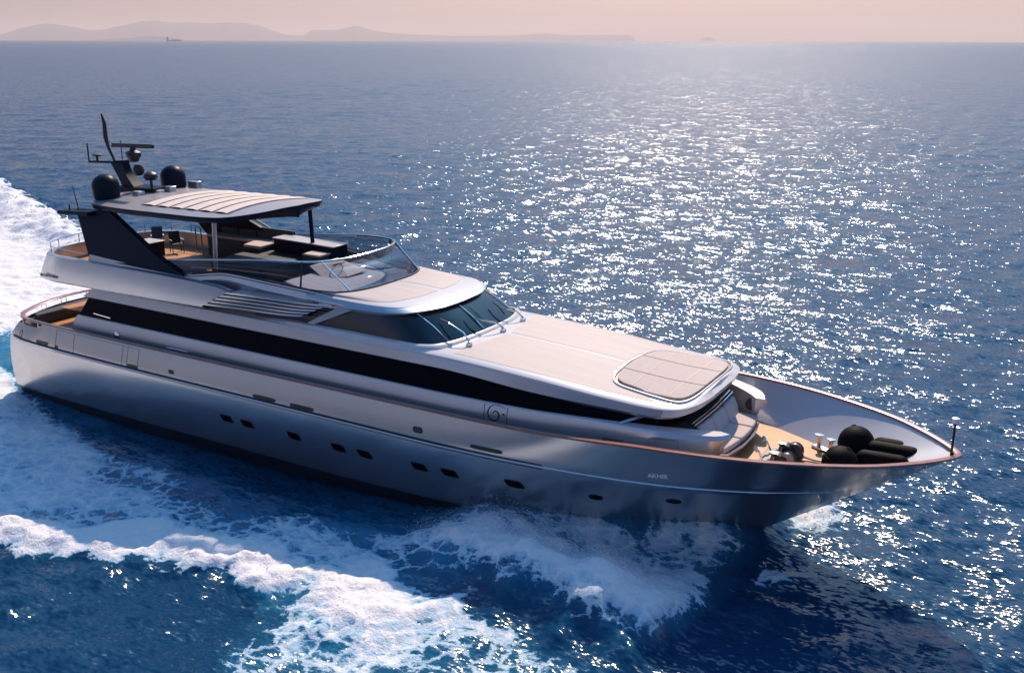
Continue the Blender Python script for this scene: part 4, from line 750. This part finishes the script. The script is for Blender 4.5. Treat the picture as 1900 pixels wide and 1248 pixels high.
def wake(x, y):
    a = np.abs(y); w1 = fbm(x * .35, y * .35, 4, 3); w2 = fbm(x * 1.1, y * 1.1, 5, 5)
    o = f_out(x) + 1.0 * w1 + .9 * w2; i = f_in(x) + (.5 * w1 + .3 * w2) * sstep(21, 18, x)
    aftk = sstep(3, -8, x)
    # milky sheet between hull and crest
    inside = sstep(-.6, .9, o - a) * sstep(-.4, .8, a - i) * sstep(24, 21, x)
    body = np.clip(.40 + .22 * sstep(15, 7, x) + .34 * fbm(x * .45, y * .9, 5, 9) + .40 * aftk, 0, 1)
    # ragged breaking crest, thickest where it is oldest
    cw = np.interp(x, [-60, 0, 10, 16, 20, 23.5], [2.6, 1.9, 1.5, 1.25, 1.1, 1.0]); cc = np.interp(x, [18, 20.5, 23.5], [0, .6, 2.6])
    cd = (o - 1.15 - cc - a) / cw; crest = np.exp(-cd ** 2) * sstep(24.6, 22.5, x) * (1 + .2 * w2)
    foam = np.maximum(inside * body, np.clip(crest, 0, 1.1) * sstep(-.9, .4, o - cc * .5 - a))
    # bank of spray thrown out by the bow
    b = f_bank(x) + .55 * w1 + .55 * w2; bank = sstep(-.2, 1.6, b - a) * sstep(18.8, 21.5, x) * sstep(29.4, 28.0, x) * sstep(-.2, 1.3, a - f_in(x))
    ridge = np.exp(-((a - (b - 1.5)) / 1.25) ** 2) * sstep(20, 22.5, x) * sstep(29.3, 27.8, x)
    foam = np.maximum(foam, bank * np.clip(.50 + .55 * fbm((.6 * x - .8 * a) * 1.5, (.8 * x + .6 * a) * .45, 5, 21) + .40 * ridge, 0, 1))
    # lacy sheet that has already fallen back, outside the bank
    lo = f_out(x) + 1.2 + 1.2 * w1; sheet = sstep(19.6, 21.0, x + .8 * w1) * sstep(28.2, 27.0, x + .9 * w1 + .4 * (a - 9)) * sstep(.3, 1.0, a - b) * sstep(.8, -.6, a - lo)
    foam = np.maximum(foam, sheet * np.clip(.60 + .50 * fbm(x * .6, y * .6, 5, 33) - .09 * np.clip(a - b - 1.2, 0, 5), 0, .78))
    # stern wash
    st = sstep(-1.5, -6, x) * sstep(1.5, -.5, a - (3.4 + .05 * -x)); foam = np.maximum(foam, st * (.9 + .2 * fbm(x * .6, y * .6, 4, 40)))
    q = sstep(3.5, .5, x) * sstep(-7, -3, x) * np.exp(-((a - 3.9) / .8) ** 2); foam = np.maximum(foam, q * .9)
    gap = sstep(.2, -1, x) * sstep(-8.5, -6.0, x) * sstep(2.4, 1.4, a); foam = foam * (1 - .85 * gap)
    bowf = np.exp(-((x - 29.8) / .9) ** 2) * np.exp(-((y - 1.9) / 1.5) ** 2); foam = np.maximum(foam, .66 * bowf)
    aer = np.clip(np.maximum(sstep(.3, -1.0, a - o) * sstep(-2.2, 1.0, a - i) * sstep(24, 21, x), np.maximum(bank, .35 * sheet)) + .9 * gap + .42 * sstep(7, 4, a) * sstep(-1, 3, x) * sstep(28.5, 26, x), 0, 1)
    rough = fbm(x * 1.4, y * 1.4, 5, 50) * .45 + fbm(x * 4.2, y * 4.2, 3, 60) * .22
    h_cr = np.interp(x, [-90, -40, -20, 0, 12, 20, 24], [.5, .9, .75, .42, .30, .26, .2])
    dz = crest * h_cr * (1 + .5 * fbm(x * .6, y * .6, 3, 70)) + ridge * np.interp(x, [20, 23, 27, 29], [.25, .6, .95, .3]) * (1 + .5 * fbm(x * .7, y * .7, 3, 76)) + bank * .12
    dz += st * (.35 * np.interp(x, [-40, -15, -6], [.5, 1.5, .2])) + np.clip(foam, 0, 1) * rough * .36
    dz -= np.interp(x, [-8, 0, 5, 15, 19, 22], [.1, .25, .4, .55, .35, 0]) * sstep(6.0, 3.2, a) * sstep(-12, -3, x)
    # the water piles up along the bow
    dz += .55 * np.exp(-((a - np.interp(x, [21, 23, 26, 28.6], [3.2, 2.6, 1.5, .4])) / .8) ** 2) * sstep(20.0, 22.5, x) * sstep(29.8, 28.0, x)
    far = sstep(120, 60, np.hypot(x, y)); return dz * far, np.clip(foam, 0, 1.2) * far, aer * far
def axis(segs):
    out = [segs[0][0]]
    for a, b, s0, s1 in segs:
        p = a; s = s0
        while p < b - 1e-6:
            f = (p - a) / (b - a); s = s0 * (s1 / s0) ** f; p = min(b, p + s); out.append(p)
    return np.array(out)
ax = axis([(-40000, -400, 4000, 25), (-400, -60, 20, .7), (-60, 5, .40, .13), (5, 42, .095, .095), (42, 90, .12, .5), (90, 500, .55, 8), (500, 40000, 15, 4000)])
ay = axis([(-400, -60, 40, 4), (-60, -20, 3, .12), (-20, -2, .095, .095), (-2, 40, .11, .30), (40, 160, .30, .9), (160, 600, 1, 10), (600, 40000, 14, 4000)])
X, Y = np.meshgrid(ax, ay, indexing='ij'); sx_ = np.gradient(ax)[:, None] + 0 * Y; sy_ = np.gradient(ay)[None, :] + 0 * X; SP = np.maximum(sx_, sy_)
Z = np.zeros_like(X); DXY = np.zeros((2,) + X.shape); rw = np.random.default_rng(5)
wdir = math.atan2(vf.y, vf.x)
for k in range(64):
    lam = 0.55 * (11 / .55) ** (k / 63.0) * rw.uniform(.9, 1.1); th = wdir + rw.normal(0, .55) + .35; kk = 2 * math.pi / lam
    amp = .0052 * lam ** .85 * rw.uniform(.6, 1.3) * (1 if lam < 4 else .5); ph = rw.uniform(0, 6.28); cx, cy = math.cos(th), math.sin(th)
    sel = SP < lam / 2.5
    if not sel.any(): continue
    w_ = sstep(lam / 2.5, lam / 5, SP[sel]); arg = kk * (cx * X[sel] + cy * Y[sel]) + ph
    Z[sel] += w_ * amp * np.cos(arg); q = w_ * amp * .75 * np.sin(arg); DXY[0][sel] -= q * cx; DXY[1][sel] -= q * cy
patch = .75 + .5 * fbm(X * .02, Y * .02, 3, 90); dz, foam, aer = wake(X, Y)
calm = 1 - .75 * np.clip(np.maximum(foam, aer * .6), 0, 1); calm *= 1 - .6 * np.exp(-np.clip(np.abs(Y) - 3.6, 0, 9) ** 2 / 2) * ((X > -1) & (X < 30))
V = np.stack([X + DXY[0] * calm * patch, Y + DXY[1] * calm * patch, Z * calm * patch + dz], -1).reshape(-1, 3)
nx, ny = X.shape; idx = np.arange(nx * ny).reshape(nx, ny); Q = np.stack([idx[:-1, :-1], idx[1:, :-1], idx[1:, 1:], idx[:-1, 1:]], -1).reshape(-1, 4)
# leave out the water that would stand inside the hull
cxq = V[Q].mean(1); hull_in = (cxq[:, 0] > 1.2) & (cxq[:, 0] < 27.2) & (np.abs(cxq[:, 1]) < np.interp(cxq[:, 0], [1.2, 8, 18, 22, 25, 27.2], [2.2, 2.4, 2.3, 1.5, .7, .1])); Q = Q[~hull_in]
me = bpy.data.meshes.new('sea'); me.vertices.add(len(V)); me.vertices.foreach_set('co', V.astype(np.float32).ravel()); me.loops.add(Q.size); me.loops.foreach_set('vertex_index', Q.astype(np.int32).ravel())
me.polygons.add(len(Q)); me.polygons.foreach_set('loop_start', np.arange(0, Q.size, 4, dtype=np.int32)); me.polygons.foreach_set('loop_total', np.full(len(Q), 4, np.int32)); me.update(calc_edges=True)
for nm, arr in (('foam', foam), ('aeration', aer)): at = me.attributes.new(nm, 'FLOAT', 'POINT'); at.data.foreach_set('value', arr.ravel().astype(np.float32))
me.polygons.foreach_set('use_smooth', np.ones(len(Q), bool)); me.materials.append(MATS['sea_water']); sea = bpy.data.objects.new('sea', me); COL.objects.link(sea); structure(sea)
print('sea verts', len(V))

# spray thrown up by the bow and off the crests
mat('spray_water', (0.85, 0.86, 0.88), 0.4)
def droplets(P, R):
    T = np.array([(1, 1, 1), (1, -1, -1), (-1, 1, -1), (-1, -1, 1)]) / 1.732; n = len(P); V = (P[:, None, :] + T[None] * R[:, None, None] * RNG.uniform(.6, 1.5, (n, 1, 3))).reshape(-1, 3)
    k = np.arange(n)[:, None] * 4; F = np.concatenate([k + [0, 1, 2], k + [0, 3, 1], k + [0, 2, 3], k + [1, 3, 2]]); return V, F
ps = []; rs = []
def surf(x, y): return wake(x, y)[0]
n = 90000; x = RNG.uniform(20.5, 29.3, n); a = f_bank(x) - np.abs(RNG.normal(0, 1.6, n)) * np.interp(x, [20, 28, 29.2], [1, 1.2, .6]) - np.abs(RNG.normal(.25, .4, n)); y = -a
zz = surf(x, y) + np.abs(RNG.normal(0, 1, n)) * .22 * (.4 + 1.6 * np.clip(fbm(x * 1.3, y * 1.3, 3, 80) + .4, 0, 1)) * np.interp(x, [20, 25, 29], [.5, 1.2, .8]); ps.append(np.stack([x, y, zz], 1)); rs.append(RNG.exponential(.0022, n) + .0022)
n = 6000; x = RNG.uniform(5, 24, n); y = -(f_out(x) - RNG.normal(1.6, .7, n)); ps.append(np.stack([x, y, surf(x, y) + np.abs(RNG.normal(0, .13, n)) + .02], 1)); rs.append(RNG.exponential(.004, n) + .003)
n = 2500; x = RNG.uniform(28.2, 30.6, n); y = 1.2 + RNG.normal(0, 1.2, n); ps.append(np.stack([x, y, np.abs(RNG.normal(0, .22, n))], 1)); rs.append(RNG.exponential(.007, n) + .005)
for sg in (1, -1):
    n = 2500; x = RNG.uniform(-50, 0, n); y = sg * (f_out(x) - RNG.normal(1.6, .8, n)); ps.append(np.stack([x, y, surf(x, y) + np.abs(RNG.normal(0, .2, n))], 1)); rs.append(RNG.exponential(.015, n) + .01)
P = np.concatenate(ps); R = np.concatenate(rs); kp = RNG.random(len(P)) < 1.3 * wake(P[:, 0], P[:, 1])[1] - .25; P = P[kp]; R = R[kp]; V, F = droplets(P, R)
me = bpy.data.meshes.new('spray'); me.from_pydata(V.tolist(), [], F.tolist()); me.materials.append(MATS['spray_water']); spray = bpy.data.objects.new('spray', me); COL.objects.link(spray)
structure(spray, 'stuff', 'white spray droplets thrown off the bow wave beside the hull', 'spray')

# ------------------------------------------------------------------ distant land and ship
def dirh(u):
    """unit horizontal heading that many photo pixels right of the view axis"""
    a = math.atan((u - 950) / 1910.0); return vf * math.cos(a) + vr * math.sin(a)
def hills(name, prof, dist, depth, seed):
    us = np.array([p[0] for p in prof], float); hs = np.array([p[1] for p in prof], float); n = max(60, int((us[-1] - us[0]) / 4)); u = np.linspace(us[0], us[-1], n); h = .88 * pch(us, hs)(u) / 1910 * dist
    h *= 1 + .05 * fbm(u * .05, u * 0, 4, seed); h = np.maximum(h, 0); ks = [(-1, 0), (-.8, .16), (-.55, .45), (-.3, .75), (-.12, .95), (0, 1.0), (.3, .6), (1, 0)]; rows = []
    for t, f in ks:
        r = []
        for i in range(n):
            d = dirh(u[i]) / math.cos(math.atan((u[i] - 950) / 1910.0)) if False else dirh(u[i]); dd = dist + t * depth
            p = Vector((CAM.x, CAM.y, 0)) + d * dd; r.append((p.x, p.y, h[i] * f - (8 if f == 0 else 0)))
        rows.append(r)
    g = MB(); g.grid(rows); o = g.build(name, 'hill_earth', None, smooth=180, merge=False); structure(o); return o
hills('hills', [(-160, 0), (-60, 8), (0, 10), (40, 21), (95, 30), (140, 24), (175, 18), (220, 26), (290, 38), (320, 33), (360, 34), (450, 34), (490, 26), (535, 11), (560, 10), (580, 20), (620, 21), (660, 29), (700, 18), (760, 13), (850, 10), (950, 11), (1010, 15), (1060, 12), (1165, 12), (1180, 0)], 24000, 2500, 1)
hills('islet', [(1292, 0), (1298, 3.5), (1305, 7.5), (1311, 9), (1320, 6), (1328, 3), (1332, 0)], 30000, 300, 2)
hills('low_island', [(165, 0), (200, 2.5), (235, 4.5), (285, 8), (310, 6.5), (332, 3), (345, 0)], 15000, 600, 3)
ship = empty('cargo_ship', (0, 0, 0), 'small dark cargo ship on the horizon in front of the hills', 'ship')
sd = dirh(322); ship.location = Vector((CAM.x, CAM.y, 0)) + sd * 9000; ship.rotation_euler = (0, 0, math.atan2(vr.y, vr.x) + .1)
g = MB(); g.prism([(-62, -9, 0), (58, -9, 0), (66, -9, 9), (56, -9, 7), (-60, -9, 7)], (0, 18, 0)); g.build('hull', 'ship_grey', ship)
g = MB(); g.box((-52, 0, 18), (13, 16, 24)); g.box((-53, 0, 33), (8, 8, 8)); g.build('bridge', 'ship_grey', ship)
for x in (-15, 12, 38): g = MB(); g.tube([(x, 0, 5), (x, 0, 24)], 1.4, 6); g.tube([(x, 0, 13), (x + 14, 0, 20)], .9, 5); g.build('crane', 'ship_grey', ship)
for x in (0, 25): g = MB(); g.box((x, 0, 9), (18, 14, 5)); g.build('hatch_cover', 'ship_grey', ship)

# ------------------------------------------------------------------ sea air
hz = MB(); c_ = Vector((CAM.x, CAM.y, 0)); hz.box((c_.x, c_.y, 262), (76000, 76000, 540)); hm = bpy.data.materials.new('sea_air'); hm.use_nodes = True; nt = hm.node_tree; nt.nodes.remove(nt.nodes['Principled BSDF'])
pv = nt.nodes.new('ShaderNodeVolumePrincipled'); pv.inputs['Color'].default_value = (1.0, 0.86, 0.82, 1); pv.inputs['Density'].default_value = 0.000055; pv.inputs['Anisotropy'].default_value = 0.22
nt.links.new(pv.outputs[0], [n for n in nt.nodes if n.type == 'OUTPUT_MATERIAL'][0].inputs['Volume']); MATS['sea_air'] = hm
haze = hz.build('haze', 'sea_air', None, smooth=0); structure(haze, 'stuff', 'thin pinkish sea haze veiling the far hills', 'haze')
